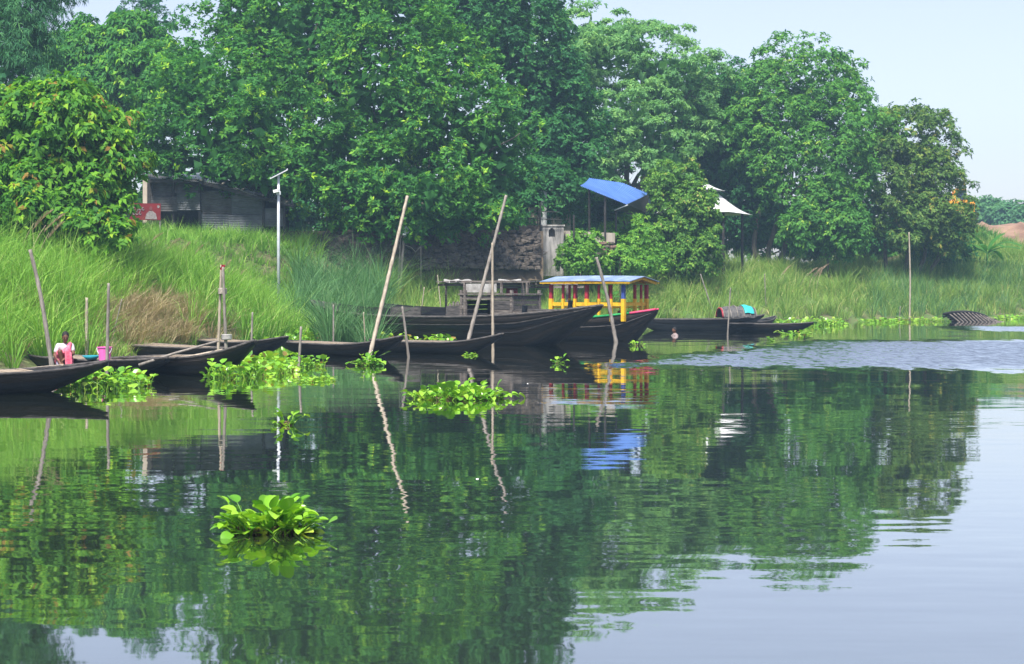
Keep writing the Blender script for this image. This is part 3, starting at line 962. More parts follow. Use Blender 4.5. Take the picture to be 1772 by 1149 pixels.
# reeds in the middle, in front of the rubble wall
X, Y = tufts(150, (-12, 0), (66, 90), lambda x, y, s, px: (s > 0.4) & (s < 7.5) & (px > 512) & (px < 668))
grass('reed_bed', 'tall blue green reeds arching in front of the rubble wall', X, Y, 2.25, 40, GM_REED, 0.16, 0.85, 0.036, hvar=0.45, dry=0.03)
X, Y = tufts(34, (-9, -4), (56, 66), lambda x, y, s, px: (px > 545) & (px < 655) & (y > 58.5 - 0.01 * (px - 545)) & (y < 62))
grass('shallow_reeds', 'green reeds standing in the shallows before the cargo boat stern', X, Y, 2.1, 36, GM_REED, 0.14, 0.7, 0.026, hvar=0.3, dry=0.03, zoff=0.3)
X, Y = tufts(520, (-8, 9), (70, 100), lambda x, y, s, px: (s > 0.2) & (s < 8.2) & (px > 655) & (px < 1110))
grass('shore_grass', 'mixed green grass on the low shore behind the wooden boats', X, Y, np.where(shore(X, Y)[0] > 4.5, 1.9, 1.1), 30, GM_R, 0.2, 0.75, 0.028, hvar=0.5, dry=0.08)
# right bank
X, Y = tufts(1900, (4, 50), (78, 132), lambda x, y, s, px: (s > 0.15) & (s < 13) & (px > 1040) & (px < 1830))
grass('right_bank_grass', 'long pale green grass sloping down to the water on the right bank', X, Y, np.clip(1.2 + 0.5 * wob(X, Y, 5, 41), 0.7, 1.9), 28, GM_R, 0.26, 0.8, 0.034, k=3, hvar=0.5, dry=0.1)
X, Y = tufts(260, (20, 46), (98, 128), lambda x, y, s, px: (s > 0.3) & (s < 7) & (px > 1500) & (px < 1830))
grass('bank_reeds', 'dark green reeds on the shore around the wrecked hull', X, Y, 1.5, 26, GM_REED, 0.3, 0.65, 0.03)
X, Y = tufts(950, (22, 60), (112, 156), lambda x, y, s, px: (s > 9) & (px > 1560) & (px < 1850))
grass('embankment_grass', 'short green grass and creeper on the embankment below the excavator', X, Y, 0.55, 22, GM_HILL, 0.45, 0.9, 0.06, k=3, hvar=0.6)


def plumes(label, spots, mat, hgt):
    P = []
    for (x, y) in spots:
        z = H(x, y)
        h = hgt * random.uniform(0.85, 1.2)
        lean = Vector((random.uniform(0.1, 0.6), random.uniform(-0.2, 0.2), 0))
        for i in range(60):
            t = 0.66 + 0.34 * i / 60
            c = Vector((x, y, z)) + lean * h * t ** 2 + Vector((0, 0, h * t * (1 - 0.15 * t)))
            a = random.uniform(0, 2 * pi)
            ln = 0.22 * sin(pi * min(1, (t - 0.62) / 0.4)) + 0.05
            e = c + Vector((cos(a) * 0.35, sin(a) * 0.35, 0.75)) * ln + lean * ln
            w_ = Vector((-sin(a), cos(a), 0)) * 0.012
            P.append([[c - w_, c + w_], [e - w_ * 0.3, e + w_ * 0.3]])
        for i in range(5):
            t0, t1 = i / 5, (i + 1) / 5
            c0 = Vector((x, y, z)) + lean * h * (t0 * 0.7) ** 2 + Vector((0, 0, h * t0 * 0.7))
            c1 = Vector((x, y, z)) + lean * h * (t1 * 0.7) ** 2 + Vector((0, 0, h * t1 * 0.7))
            w_ = Vector((0.008, 0, 0))
            P.append([[c0 - w_, c0 + w_], [c1 - w_, c1 + w_]])
    me = strips_mesh('feather_grass', np.array([[[list(v) for v in r] for r in b_] for b_ in P]))
    o = link('feather_grass', me, mat)
    return tag(o, label, 'grass', kind='stuff')


plumes('pinkish feathery grass plumes in front of the corrugated shack', [gp(px, d) for px, d in ((285, 66), (300, 66), (318, 67), (348, 67), (356, 68), (372, 68), (378, 67), (388, 68), (398, 69), (230, 64), (265, 65))], GM_PLUME, 1.9)
plumes('brown feathery grass plumes under the trees on the right bank', [gp(px, d) for px, d in ((1383, 106), (1398, 106), (1405, 107), (1412, 106), (1345, 105), (1236, 101))], GM_PLUME, 2.0)
plumes('dry feathery grass plumes under the broad-leaved tree at the left edge', [gp(px, d) for px, d in ((48, 53), (62, 53), (30, 52))], GM_PLUME, 2.0)


# ------------------------------------------------------------------ boats
def hull_fn(L_, B, free, bow_z, stern_z, draft, t0=0.45, pb=2.4, ke=1.25, t0s=None):
    t0s = t0 if t0s is None else t0s

    def sheer(t):
        e = bow_z if t > 0 else stern_z
        return free + (e - free) * abs(t) ** 2.6

    def keel(t):
        e = bow_z if t > 0 else stern_z
        tt = t0 if t > 0 else t0s
        return -draft + (e - 0.07 + draft) * max(0, (abs(t) - tt) / (1 - tt)) ** ke

    def beam(t):
        return B / 2 * max(0.0, 1 - abs(t) ** pb) ** 0.85 + 0.025

    def pt(t, u, side, off=0.0):
        """u 0 keel .. 1 gunwale; side -1/1; off shrinks inward"""
        b_ = max(0.006, beam(t) - off)
        zk, zs = keel(t) + off * 0.9, sheer(t)
        zk = min(zk, zs - 0.015)
        y = b_ * sin(u * pi / 2) ** 0.75 * (0.88 + 0.12 * u)
        z = zk + (zs - zk) * (1 - cos(u * pi / 2)) ** 0.9
        return Vector((t * L_ / 2 * (1 - off * 0.25), side * y, z))
    return pt, sheer, keel, beam


def build_hull(root, fn, mat, L_, n=40, m_=8, th=0.045, gun_mat='tar_worn', gun=0.035, rails=()):
    pt, sheer, keel, beam = fn
    mb = MB()
    ts = [-1 + 2 * i / n for i in range(n + 1)]
    prof = []
    us = [1 - i / m_ for i in range(m_ + 1)]

    def ring(off):
        return [[pt(t, u, -1, off) for u in us] + [pt(t, u, 1, off) for u in us[::-1][1:]] for t in ts]
    o, i_ = ring(0), ring(th)
    k = 2 * m_ + 1
    vs = [p for r in o for p in r] + [p for r in i_ for p in r]
    N = (n + 1) * k
    fs = []
    for a in range(n):
        for b_ in range(k - 1):
            fs.append((a * k + b_, a * k + b_ + 1, (a + 1) * k + b_ + 1, (a + 1) * k + b_))
            fs.append((N + a * k + b_, N + (a + 1) * k + b_, N + (a + 1) * k + b_ + 1, N + a * k + b_ + 1))
        fs.append((a * k, (a + 1) * k, N + (a + 1) * k, N + a * k))
        fs.append((a * k + k - 1, N + a * k + k - 1, N + (a + 1) * k + k - 1, (a + 1) * k + k - 1))
    for a in (0, n):
        for b_ in range(k - 1):
            f = (a * k + b_, N + a * k + b_, N + a * k + b_ + 1, a * k + b_ + 1)
            fs.append(f if a == 0 else f[::-1])
    mb.add(vs, fs)
    h = mb.build('hull', mat, root, smooth=True)
    for side in (-1, 1):
        g = MB()
        g.tube([pt(t, 1, side) + Vector((0, 0, 0.012)) for t in ts], gun, 6)
        g.build('gunwale', gun_mat, root, True)
    for u, r, mt in rails:
        for side in (-1, 1):
            g = MB()
            g.tube([pt(t, u, side) + Vector((0, side * 0.01, 0)) for t in ts[1:-1]], r, 6)
            g.build('rubbing_strake', mt, h, True)
    return h


def strakes(root, fn, mats, n=4, seg=44, u0=0.30, proud=0.012):
    """lapped side planks, each its own piece"""
    pt = fn[0]
    for side in (-1, 1):
        for k in range(n):
            ua, ub = u0 + (0.985 - u0) * k / n, u0 + (0.985 - u0) * (k + 1) / n + 0.004
            mb = MB()
            vs, fs = [], []
            for i in range(seg + 1):
                t = -0.985 + 1.97 * i / seg
                o = Vector((0, side, 0))
                vs += [pt(t, ua, side) - o * 0.004, pt(t, ua, side) + o * (proud + 0.012), pt(t, ub, side) + o * proud * 0.25]
            for i in range(seg):
                for j in range(2):
                    fs.append((i * 3 + j, i * 3 + j + 1, i * 3 + 4 + j, i * 3 + 3 + j))
            mb.add(vs, fs)
            mb.build('strake', mats[(k + side) % len(mats)], root, True)


def boat_place(bow, stern):
    """bow/stern: (px, row of the water under it, row of its tip)"""
    pb_, ps_ = Wp(bow[0], bow[1]), Wp(stern[0], stern[1])
    bz = CAM - (bow[2] - HY) * pb_.y / F
    sz = CAM - (stern[2] - HY) * ps_.y / F
    c = (pb_ + ps_) / 2
    d = pb_ - ps_
    return c, math.atan2(d.y, d.x), d.length, bz, sz


def dinghy(label, bow, stern, B=1.15, free=0.32, draft=0.12, deck=True, thwarts=3, deck_range=(-0.55, 0.45), seed=1, deck_mat='pale_deck', t0=0.42, hull_mats=('tarred_wood', 'tarred_wood', 'hull_brown', 'tar_worn')):
    random.seed(seed)
    c, rz, L_, bz, sz = boat_place(bow, stern)
    r = thing('rowing_boat', label, 'boat', c, rz, 'black tarred rowing boats moored along the bank')
    fn = hull_fn(L_, B, free, bz, sz, draft, t0)
    pt, sheer, keel, beam = fn
    build_hull(r, fn, hull_mats[0], L_, gun_mat='grey_plank', gun=0.03)
    strakes(r, fn, list(hull_mats[1:]), 3, 36, 0.36)
    if deck:
        mb = MB()
        n = int((deck_range[1] - deck_range[0]) * L_ / 2 / 0.1)
        for i in range(n):
            t = deck_range[0] + (deck_range[1] - deck_range[0]) * i / n
            w_ = beam(t) * 1.78
            z = sheer(t) + 0.02 + random.uniform(-0.008, 0.008)
            mb.box((t * L_ / 2, random.uniform(-0.02, 0.02), z), (0.085, w_, 0.025), Matrix.Rotation(random.uniform(-0.02, 0.02), 3, 'Z'))
        mb.build('bamboo_deck', deck_mat, r, kind='stuff')
    for i in range(thwarts):
        t = -0.6 + 1.25 * (i + 0.5) / thwarts
        w_ = beam(t) * 1.9
        MB().box((t * L_ / 2, 0, sheer(t) - 0.02), (0.16, w_, 0.035)).build('thwart', 'grey_plank', r)
    # small breasthook decks at both ends
    for s_ in (-1, 1):
        mb = MB()
        vs = []
        for t in (0.72, 0.82, 0.92, 0.985):
            t *= s_
            b_ = beam(t) * 0.93
            vs += [(t * L_ / 2, -b_, sheer(t) - 0.012), (t * L_ / 2, b_, sheer(t) - 0.012)]
        mb.add(vs, [(2 * i, 2 * i + 1, 2 * i + 3, 2 * i + 2) if s_ < 0 else (2 * i, 2 * i + 2, 2 * i + 3, 2 * i + 1) for i in range(3)])
        mb.build('end_deck', 'tar_worn', r)
    r['_L'] = L_
    return r, fn, L_


bA = dinghy('black rowing boat at the left edge, bow pointing right, nearest the camera', (187, 674, 626), (-330, 690, 640), 1.25, 0.36, seed=1)
bB = dinghy('black rowing boat in which the woman in pink sits', (292, 651, 620), (40, 632, 610), 1.15, 0.26, deck=True, deck_range=(-0.35, 0.6), seed=2)
bC = dinghy('black rowing boat with an oar laid across, its tall bow by the tied poles', (441, 651, 590), (190, 642, 622), 1.3, 0.36, seed=3, deck_range=(-0.3, 0.5))
bD = dinghy('black rowing boat with pale bamboo deck behind the boat with the oar', (392, 626, 603), (188, 611, 586), 1.1, 0.30, seed=4, deck_range=(-0.6, 0.6))
bE = dinghy('black rowing boat with upturned bow behind the tied poles and hyacinth', (497, 616, 583), (320, 603, 584), 1.1, 0.30, seed=5)
bF = dinghy('black rowing boat whose bow meets the long leaning bamboo pole', (697, 620, 582), (482, 608, 590), 1.2, 0.30, seed=6, deck_range=(-0.6, 0.5))
bG = dinghy('black rowing boat with blunt pale bow tip in front of the cargo boat', (870, 613, 578), (640, 607, 588), 1.15, 0.30, seed=7)

# gear in the small boats
c, rz, L_, bz, sz = boat_place((441, 651, 590), (190, 642, 622))
o = MB().tube([At(240, 632, 37.2), At(300, 612, 37.4), At(378, 590, 37.6)], [0.035, 0.028, 0.024], 7).build('oar', 'bamboo_grey', smooth=True)
tag(o, 'long wooden oar resting diagonally on the boat with the tall bow', 'oar')
o = MB().tube([At(-60, 648, 32.5), At(20, 641, 32.4), At(110, 632, 32.2)], [0.03, 0.028, 0.022], 7).build('bamboo_pole', 'bamboo', smooth=True)
tag(o, 'pale bamboo punting pole lying along the nearest boat', 'pole')
o = MB().tube([At(275, 626, 38.0), At(340, 616, 37.9), At(385, 606, 37.6)], [0.05, 0.045, 0.035], 7).build('bamboo_pole', 'bamboo', smooth=True)
tag(o, 'thick pale bamboo lying inside the boat under the oar', 'pole')
o = MB().tube([At(195, 596, 50.5), At(236, 591, 50.2)], [0.05, 0.04], 7).build('bamboo_pole', 'bamboo', smooth=True)
tag(o, 'short pale bamboo log lying on the stern behind the pink bucket', 'pole')

# ---- big cargo boat
c, rz, L_, bz, sz = boat_place((1042, 600, 529), (540, 586, 521))
cb_ = thing('cargo_boat', 'large black wooden cargo boat with plank deckhouse and high pointed bow', 'boat', c, rz)
fn = hull_fn(L_, 3.0, 0.92, bz, sz, 0.35, 0.60, 2.6, 1.05)
pt, sheer, keel, beam = fn
build_hull(cb_, fn, 'tar_worn', L_, 56, 10, 0.07, 'grey_plank', 0.045, rails=((0.86, 0.028, 'grey_plank'), (0.70, 0.02, 'tar_worn')))
strakes(cb_, fn, ['hull_brown', 'tar_worn', 'hull_brown', 'tarred_wood'], 6, 56, 0.3, 0.025)
random.seed(21)
for i in range(42):                                   # deck boards
    t = -0.72 + 1.42 * i / 42
    MB().box((t * L_ / 2, 0, sheer(t) - 0.20 + random.uniform(-0.01, 0.01)), (L_ * 0.71 / 42 - 0.015, beam(t) * 1.82, 0.04)).build('deck_board', 'grey_plank', cb_)
for side in (-1, 1):                                  # raised wash boards aft of the deckhouse
    for (t0, t1) in ((-0.62, -0.42), (-0.41, -0.2), (-0.19, 0.02)):
        tm = (t0 + t1) / 2
        h_ = 0.30 + 0.05 * (t0 > -0.3)
        a = pt(t0, 1, side) + Vector((0, -side * 0.06, h_ / 2))
        b_ = pt(t1, 1, side) + Vector((0, -side * 0.06, h_ / 2))
        MB().beam(a, b_, 0.045, h_).build('wash_board', 'grey_plank' if t0 > -0.3 else 'tar_worn', cb_)
# deckhouse, boat coordinates
HX, HL, HWd, HZ = 2.55, 2.3, 1.45, 0.85
random.seed(22)


def plank_wall(parent, a, b_, z0, z1, nz_, mats, gaps=()):
    """horizontal planks from a to b (xy), skipping door gaps given as fractions"""
    a, b_ = Vector((*a, 0)), Vector((*b_, 0))
    ph = (z1 - z0) / nz_
    for i in range(nz_):
        z = z0 + ph * (i + 0.5)
        segs = [(0, 1)]
        for g0, g1, gz in gaps:
            if z < gz:
                segs = [(0, g0), (g1, 1)]
        for s0, s1 in segs:
            if s1 - s0 < 0.02:
                continue
            p0, p1 = a.lerp(b_, s0), a.lerp(b_, s1)
            o_ = Vector((0, 0, z))
            MB().beam(p0 + o_, p1 + o_, 0.035 + random.uniform(0, 0.02), ph - 0.018).build('plank', random.choice(mats), parent)


x0, x1, y0, y1 = HX - HL / 2, HX + HL / 2, -HWd / 2, HWd / 2
house = MB().box((HX, 0, 1.72), (HL + 0.16, HWd + 0.16, 0.05)).build('deckhouse_roof', 'grey_wood', cb_)
gm = ['grey_wood', 'grey_plank', 'grey_plank']
plank_wall(cb_, (x0, y0), (x1, y0), HZ - 0.15, 1.68, 6, gm, [(0.10, 0.62, 1.5)])
plank_wall(cb_, (x1, y0), (x1, y1), HZ - 0.15, 1.68, 6, gm)
plank_wall(cb_, (x0, y1), (x1, y1), HZ - 0.15, 1.68, 6, gm)
plank_wall(cb_, (x0, y0), (x0, y1), HZ - 0.15, 1.68, 6, gm)
for x_, y_ in ((x0, y0), (x1, y0), (x0, y1), (x1, y1), (x0 + HL * 0.09, y0 - 0.03), (x0 + HL * 0.63, y0 - 0.03)):
    MB().box((x_, y_, 1.28), (0.09, 0.09, 1.16)).build('corner_post', 'grey_wood', cb_)
# upper frame standing above the deckhouse roof with pale sheets
for x_, y_ in ((x0 + 0.1, y0 + 0.05), (x0 + 0.1, y1 - 0.05), (x1 - 0.5, y0 + 0.05), (x1 - 0.5, y1 - 0.05)):
    MB().box((x_, y_, 1.93), (0.07, 0.07, 0.40)).build('frame_post', 'grey_wood', cb_)
for y_ in (y0 + 0.05, y1 - 0.05):
    MB().box(((x0 + x1) / 2 - 0.2, y_, 2.155), (HL - 0.3, 0.06, 0.07)).build('frame_rail', 'grey_wood', cb_)
MB().box((x0 + 0.9, y0 + 0.02, 1.93), (1.4, 0.02, 0.30)).build('side_sheet', 'torn_sheet', cb_)
# forward lower locker, bitts and towing post
plank_wall(cb_, (x1 + 0.1, y0 - 0.05), (x1 + 1.5, y0 + 0.15), HZ - 0.12, 1.16, 2, gm)
MB().box((x1 + 0.8, 0, 1.19), (1.4, 1.3, 0.04)).build('locker_lid', 'grey_plank', cb_)
for t, h_, w_ in ((0.64, 0.34, 0.13), (0.86, 0.36, 0.11)):
    p_ = pt(t, 1, -1)
    MB().box((p_.x, p_.y + 0.14, p_.z + h_ / 2 - 0.05), (w_, w_, h_), Matrix.Rotation(0.12, 3, 'Y')).build('mooring_bitt', 'tarred_wood', cb_)
MB().box((0.955 * L_ / 2, 0, bz - 0.06), (0.42, 0.17, 0.10), Matrix.Rotation(-0.2, 3, 'Y')).build('bow_cap', 'tar_worn', cb_)

# ---- weathered shelter on the shore behind the cargo boat
random.seed(31)
sh = thing('landing_shelter', 'weathered plank shelter with torn white sheets behind the cargo boat', 'shelter', Wp(860, 578), 0, world_parts=True)
D0 = 71.5
for px, d in ((772, 73), (905, 70), (955, 72), (983, 70.5), (845, 73.5)):
    top = At(px, 489, d)
    MB().box((top.x, top.y, (top.z - 0.3) / 2), (0.16 if px in (905, 983) else 0.1, 0.12, top.z + 0.3)).build('post', 'grey_wood', sh)
for (pa, pb2, y_, d) in ((758, 950, 493, 70), (765, 1000, 493, 73), (830, 1010, 497, 70.2)):
    MB().beam(At(pa, y_, d), At(pb2, y_ + random.uniform(-2, 2), d), 0.1, 0.09).build('beam', 'grey_wood', sh)
for i in range(17):
    px = 760 + i * 11.5
    a, b_ = At(px, 489 + random.uniform(-1.5, 1.5), 69.6), At(px + 4, 490 + random.uniform(-1.5, 1.5), 73.8)
    MB().beam(a + Vector((0, 0, 0.04)), b_ + Vector((0, 0, 0.04)), 0.24, 0.035).build('roof_board', random.choice(['grey_wood', 'grey_plank']), sh)
for px0, px1 in ((768, 795), (795, 816), (862, 902)):
    sheet(lambda u, v: At(px0 + (px1 - px0) * u, 487 + 0.5 * sin(u * 9 + v * 5), 69.6 + 3 * v) + Vector((0, 0, 0.07 + 0.025 * sin(u * 7 + px0) - 0.10 * (v < 0.15))), 8, 8, (0, 0, -0.015)).build('torn_sheet', 'torn_sheet', sh, True)
sheet(lambda u, v: At(876 + 20 * u, 497 + 22 * v, 70.6) + Vector((0, 0.05 * sin(u * 9), 0)), 6, 4, (0, 0.015, 0)).build('red_cloth', 'red_paint', sh, True)
for k in range(7):
    MB().box(At(780 + k * 4.5, 530 + random.uniform(-3, 3), 69.5), (0.08, 0.5, 0.3), Matrix.Rotation(random.uniform(-0.5, 0.5), 3, 'Y')).build('crate_board', 'grey_wood', sh)

# ---- painted passenger boat
ang = math.atan2(-0.55, 0.83)
bow_w = Wp(1128, 590)
Lb = 8.6
dirv = Vector((cos(ang), sin(ang), 0))
tb_ = thing('passenger_boat', 'passenger boat with yellow and red posts under a pale blue roof', 'boat', bow_w - dirv * (Lb / 2 - 0.25), ang)
fn = hull_fn(Lb, 2.15, 0.78, 1.12, 1.05, 0.3, 0.72, 3.2, 1.0)
pt, sheer, keel, beam = fn
build_hull(tb_, fn, 'tar_worn', Lb, 48, 10, 0.06, 'tarred_wood', 0.02, rails=((0.80, 0.018, 'grey_plank'),))
strakes(tb_, fn, ['tar_worn', 'hull_brown'], 5, 40, 0.3, 0.016)
for side in (-1, 1):
    for (t0, t1, mt) in ((-0.2, 0.80, 'green_paint'), (0.805, 0.99, 'pink_paint')):
        g = MB()
        g.tube([pt(t0 + (t1 - t0) * i / 14, 1, side) + Vector((0, 0, 0.045)) for i in range(15)], 0.045, 6)
        g.build('painted_rail', mt, tb_, True)
for i in range(30):
    t = -0.7 + 1.5 * i / 30
    MB().box((t * Lb / 2, 0, sheer(t) - 0.16), (Lb * 0.75 / 30 - 0.015, beam(t) * 1.85, 0.03)).build('deck_board', 'pink_paint' if i % 7 == 3 else 'grey_plank', tb_)
# pavilion
PX0, PX1, PW = 0.25, 3.35, 0.86
ZT = 2.06
xs = [PX0 + (PX1 - PX0) * i / 6 for i in range(7)]
for side in (-1, 1):
    for i, x_ in enumerate(xs):
        w_ = 0.12 if i in (0, 3, 6) else 0.068
        zb = 0.72
        MB().box((x_, side * PW, (zb + 1.54) / 2), (w_ + 0.02, w_ + 0.02, 1.54 - zb)).build('post_base', 'yellow_paint', tb_)
        pz = MB().box((x_, side * PW, (1.54 + ZT) / 2), (w_, w_, ZT - 1.54)).build('post', 'blue_paint' if (i == 6 and side < 0) else 'red_paint', tb_)
    for a, b_ in zip(xs[:-1], xs[1:]):
        MB().box(((a + b_) / 2, side * PW, 1.34), (b_ - a - 0.15, 0.07, 0.13)).build('side_rail', 'yellow_paint', tb_)
        MB().box(((a + b_) / 2, side * (PW - 0.22), 1.22), (b_ - a - 0.05, 0.34, 0.05)).build('bench_seat', 'yellow_paint', tb_)
for x_ in (PX0, PX1):
    for y_ in (-0.42, 0, 0.42) if x_ < 0 else (0.0, 0.45):
        MB().box((x_, y_, (0.72 + 1.54) / 2), (0.09, 0.09, 0.82)).build('post_base', 'yellow_paint', tb_)
        MB().box((x_, y_, (1.54 + ZT) / 2), (0.075, 0.075, ZT - 1.54)).build('post', 'red_paint', tb_)
    MB().box((x_, 0, 1.34), (0.07, 2 * PW - 0.2, 0.12)).build('end_rail', 'yellow_paint', tb_)


def roof_pt(side, lift=0.0):
    def fn_(u, v):
        x_ = PX0 - 0.35 + (PX1 - PX0 + 0.75) * u
        y_ = side * (1.12 * v)
        z_ = ZT + 0.28 - 0.19 * v + lift + 0.012 * sin(u * 150) * 0 + 0.03 * sin(pi * u)
        return Vector((x_, y_, z_))
    return fn_


for side in (-1, 1):
    sheet(roof_pt(side, 0.03), 24, 4, (0, 0, -0.022)).build('roof_sheet', 'zinc_roof', tb_)
    sheet(lambda u, v: roof_pt(side, -0.004)(0.02 + 0.96 * u, 0.93 * v), 24, 4, (0, 0, -0.03)).build('roof_lining', 'yellow_paint', tb_)
    f_ = roof_pt(side, -0.035)
    g = MB().beam(f_(0, 0.985), f_(1, 0.985), 0.04, 0.03)
    g.build('eave_board', 'yellow_paint', tb_)
for i in range(9):
    x_ = PX0 - 0.2 + (PX1 - PX0 + 0.45) * i / 8
    for side in (-1, 1):
        f_ = roof_pt(side, -0.07)
        MB().beam(f_(i / 8 * 0.94 + 0.03, 0.02), f_(i / 8 * 0.94 + 0.03, 0.96), 0.05, 0.06).build('rafter', 'yellow_paint', tb_)
MB().tube([(3.45, -0.5, 0.95), (3.5, -0.2, 1.0), (3.9, 0.05, 1.12), (4.15, 0.02, 1.0)], 0.03, 6).build('mooring_rope', 'rope', tb_, True)
for k in range(3):                                # little painted bitts on the bow
    MB().box((3.0 + 0.35 * k, -0.55 + 0.1 * k, 0.98), (0.1, 0.1, 0.26)).build('mooring_bitt', ['red_paint', 'green_paint', 'blue_paint'][k], tb_)

# ---- country boats on the right
bJ = dinghy('grey black country boat with a domed cover, behind the painted passenger boat', (1322, 571, 545), (1096, 572, 552), 1.5, 0.50, 0.2, seed=12, deck_range=(-0.5, 0.55), deck_mat='grey_plank', t0=0.5, hull_mats=('grey_hull', 'grey_hull', 'tar_worn', 'grey_hull'))
bJ[0]['category'] = 'boat'
bK = dinghy('low black rowing boat on the right, bow pointing into open water', (1408, 573, 558), (1262, 572, 560), 1.1, 0.30, seed=13, deck=False, t0=0.5)
bL = dinghy('small boat tip showing behind the low boat near the hyacinth', (1342, 566, 547), (1256, 568, 558), 1.0, 0.3, seed=14, deck=False)
# dome cover on boat J
root = bJ[0]
c = root.location
cv = thing('boat_cover', 'dark woven domed shelter on the country boat', 'cover', At(1275, 549, 76.5), root.rotation_euler.z)
R_ = 0.62


def dome(u, v, r=1.0, l=1.5):
    a = pi * v
    x_ = (u - 0.5) * l
    k = (1 - (2 * u - 1) ** 4 * 0.16)
    return Vector((x_, -cos(a) * R_ * r * k, sin(a) * 0.50 * r * k + 0.0 + 0.02 * sin(u * 20)))


sheet(lambda u, v: dome(u, v), 18, 14, (0, 0, -0.03)).build('woven_roof', 'woven_cover', cv, True)
for i in range(6):
    MB().tube([dome(i / 5, j / 14, 1.03) for j in range(15)], 0.018, 5).build('bamboo_hoop', 'bamboo_grey', cv, True)
MB().tube([dome(0, j / 14, 0.99) + Vector((-0.05, 0, 0)) for j in range(15)], 0.04, 6).build('red_trim', 'red_paint', cv, True)
o = thing('tarpaulin', 'small teal tarpaulin draped over the domed boat shelter', 'tarpaulin', cv.location, cv.rotation_euler.z)
sheet(lambda u, v: dome(0.62 + 0.3 * u, 0.12 + 0.5 * v, 1.10) + Vector((0, 0, 0.01 * sin(v * 30))), 6, 12, (0, 0, -0.01)).build('cloth', 'teal_tarp', o, True)

# ---- wrecked hull skeleton
wr = thing('wrecked_boat', 'half sunk wrecked hull with bare grey ribs at the right shore', 'boat', Wp(1678, 558), 0, world_parts=True)
D = F * CAM / 57.0
random.seed(41)


def rim_pt(u):
    return At(1632 + 92 * u, 551 - 13 * sin(pi * min(1, u * 1.02 + 0.10)) ** 0.55 + 3 * u, D + 0.8 - 0.6 * sin(pi * u))


MB().tube([rim_pt(i / 16) for i in range(17)], 0.075, 6).build('gunwale', 'tar_worn', wr, True)
MB().tube([rim_pt(i / 16) + Vector((0.06, 0.25, -0.15)) for i in range(17)], 0.05, 6).build('stringer', 'tar_worn', wr, True)
for i in range(13):
    u = 0.10 + 0.86 * i / 12
    a = rim_pt(u)
    e = a + Vector((0.50, -0.75, -a.z - 0.05))
    mid_ = a.lerp(e, 0.5) + Vector((0.05, 0.10, -0.02))
    MB().tube([a, mid_, e], [0.035, 0.045, 0.05], 5).build('rib', 'grey_wood', wr, True)
for j in range(5):
    k = j / 5
    MB().tube([rim_pt(0.05 + 0.9 * i / 12).lerp(rim_pt(0.05 + 0.9 * i / 12) + Vector((0.46, -0.55, -rim_pt(0.5).z)), k) + Vector((0.03, 0.16, -0.10)) for i in range(13)], 0.085, 5).build('hull_plank', 'tar_worn', wr, True)


# ------------------------------------------------------------------ poles
def bamboo(name, label, pts, r, mat='bamboo', node=0.38, cat='pole'):
    pts = [Vector(p) for p in pts]
    dense, rad = [], []
    L_ = sum((b - a).length for a, b in zip(pts, pts[1:]))
    n = max(4, int(L_ / node * 3))
    cum = [0]
    for a, b in zip(pts, pts[1:]):
        cum.append(cum[-1] + (b - a).length)
    for i in range(n + 1):
        s_ = L_ * i / n
        j = max(k for k in range(len(cum) - 1) if cum[k] <= s_ + 1e-9)
        t = (s_ - cum[j]) / (cum[j + 1] - cum[j])
        p0, p1, p2, p3 = pts[max(j - 1, 0)], pts[j], pts[j + 1], pts[min(j + 2, len(pts) - 1)]
        q_ = 0.5 * ((2 * p1) + (p2 - p0) * t + (2 * p0 - 5 * p1 + 4 * p2 - p3) * t * t + (3 * p1 - p0 - 3 * p2 + p3) * t ** 3)
        dense.append(q_)
        rad.append(r * (1 - 0.35 * i / n) * (1.16 if i % 3 == 0 else 1.0))
    o_ = MB().tube(dense, rad, 8).build(name, mat, smooth=True)
    return tag(o_, label, cat, 'poles standing in the shallows')


def pole(label, top, base, r=0.035, mat='bamboo', d=None, dtop=0.0, bend=0.0, mid=None, ground=False):
    """top (px,row), base (px,row on the water or hidden); d: distance when the foot is hidden"""
    d = d or F * CAM / (base[1] - HY)
    b_ = At(base[0], base[1], d)
    t_ = At(top[0], top[1], d + dtop)
    foot = b_ + (b_ - t_).normalized() * 0.7
    if ground:
        k = (b_.z - H(b_.x, b_.y) + 0.4) / max(0.2, (t_ - b_).normalized().z)
        foot = b_ - (t_ - b_).normalized() * max(0.3, k)
    m_ = At(mid[0], mid[1], d + dtop / 2) if mid else b_.lerp(t_, 0.5) + Vector((bend, 0, 0))
    return bamboo('mooring_pole', label, [foot, b_, m_, t_], r, mat)


pole('crooked grey pole left of the seated woman', (52, 432), (95, 668), 0.055, 'bamboo_grey', d=35.0, mid=(72, 520))
pole('short thick bamboo post behind the seated woman', (150, 515), (150, 628), 0.055, 'bamboo', d=44)
pole('grey bamboo pole in front of the pink bucket', (188, 490), (185, 640), 0.045, 'bamboo_grey', d=37.6)
pole('thin grey stick leaning on the bank beside the straw', (211, 517), (193, 592), 0.022, 'bamboo_grey', d=48, ground=True)
pole('left one of the two poles tied together by the tall bow', (383, 458), (377, 625), 0.042, 'bamboo', d=41)
pole('right one of the two poles tied together by the tall bow', (386, 462), (392, 625), 0.045, 'bamboo_grey', d=40.8, mid=(388, 520))
pole('short stake between the tied poles and the upturned bow', (437, 540), (434, 622), 0.035, 'bamboo_grey', d=43)
pole('dark short stake in the hyacinth left of the flat green patch', (521, 565), (517, 640), 0.04, 'bamboo_grey')
pole('short stake standing in the hyacinth behind the boats', (577, 527), (577, 600), 0.035, 'bamboo_grey', d=56)
pole('thin pinkish stick in the hyacinth left of the long leaning pole', (629, 540), (632, 592), 0.028, 'bamboo', d=58)
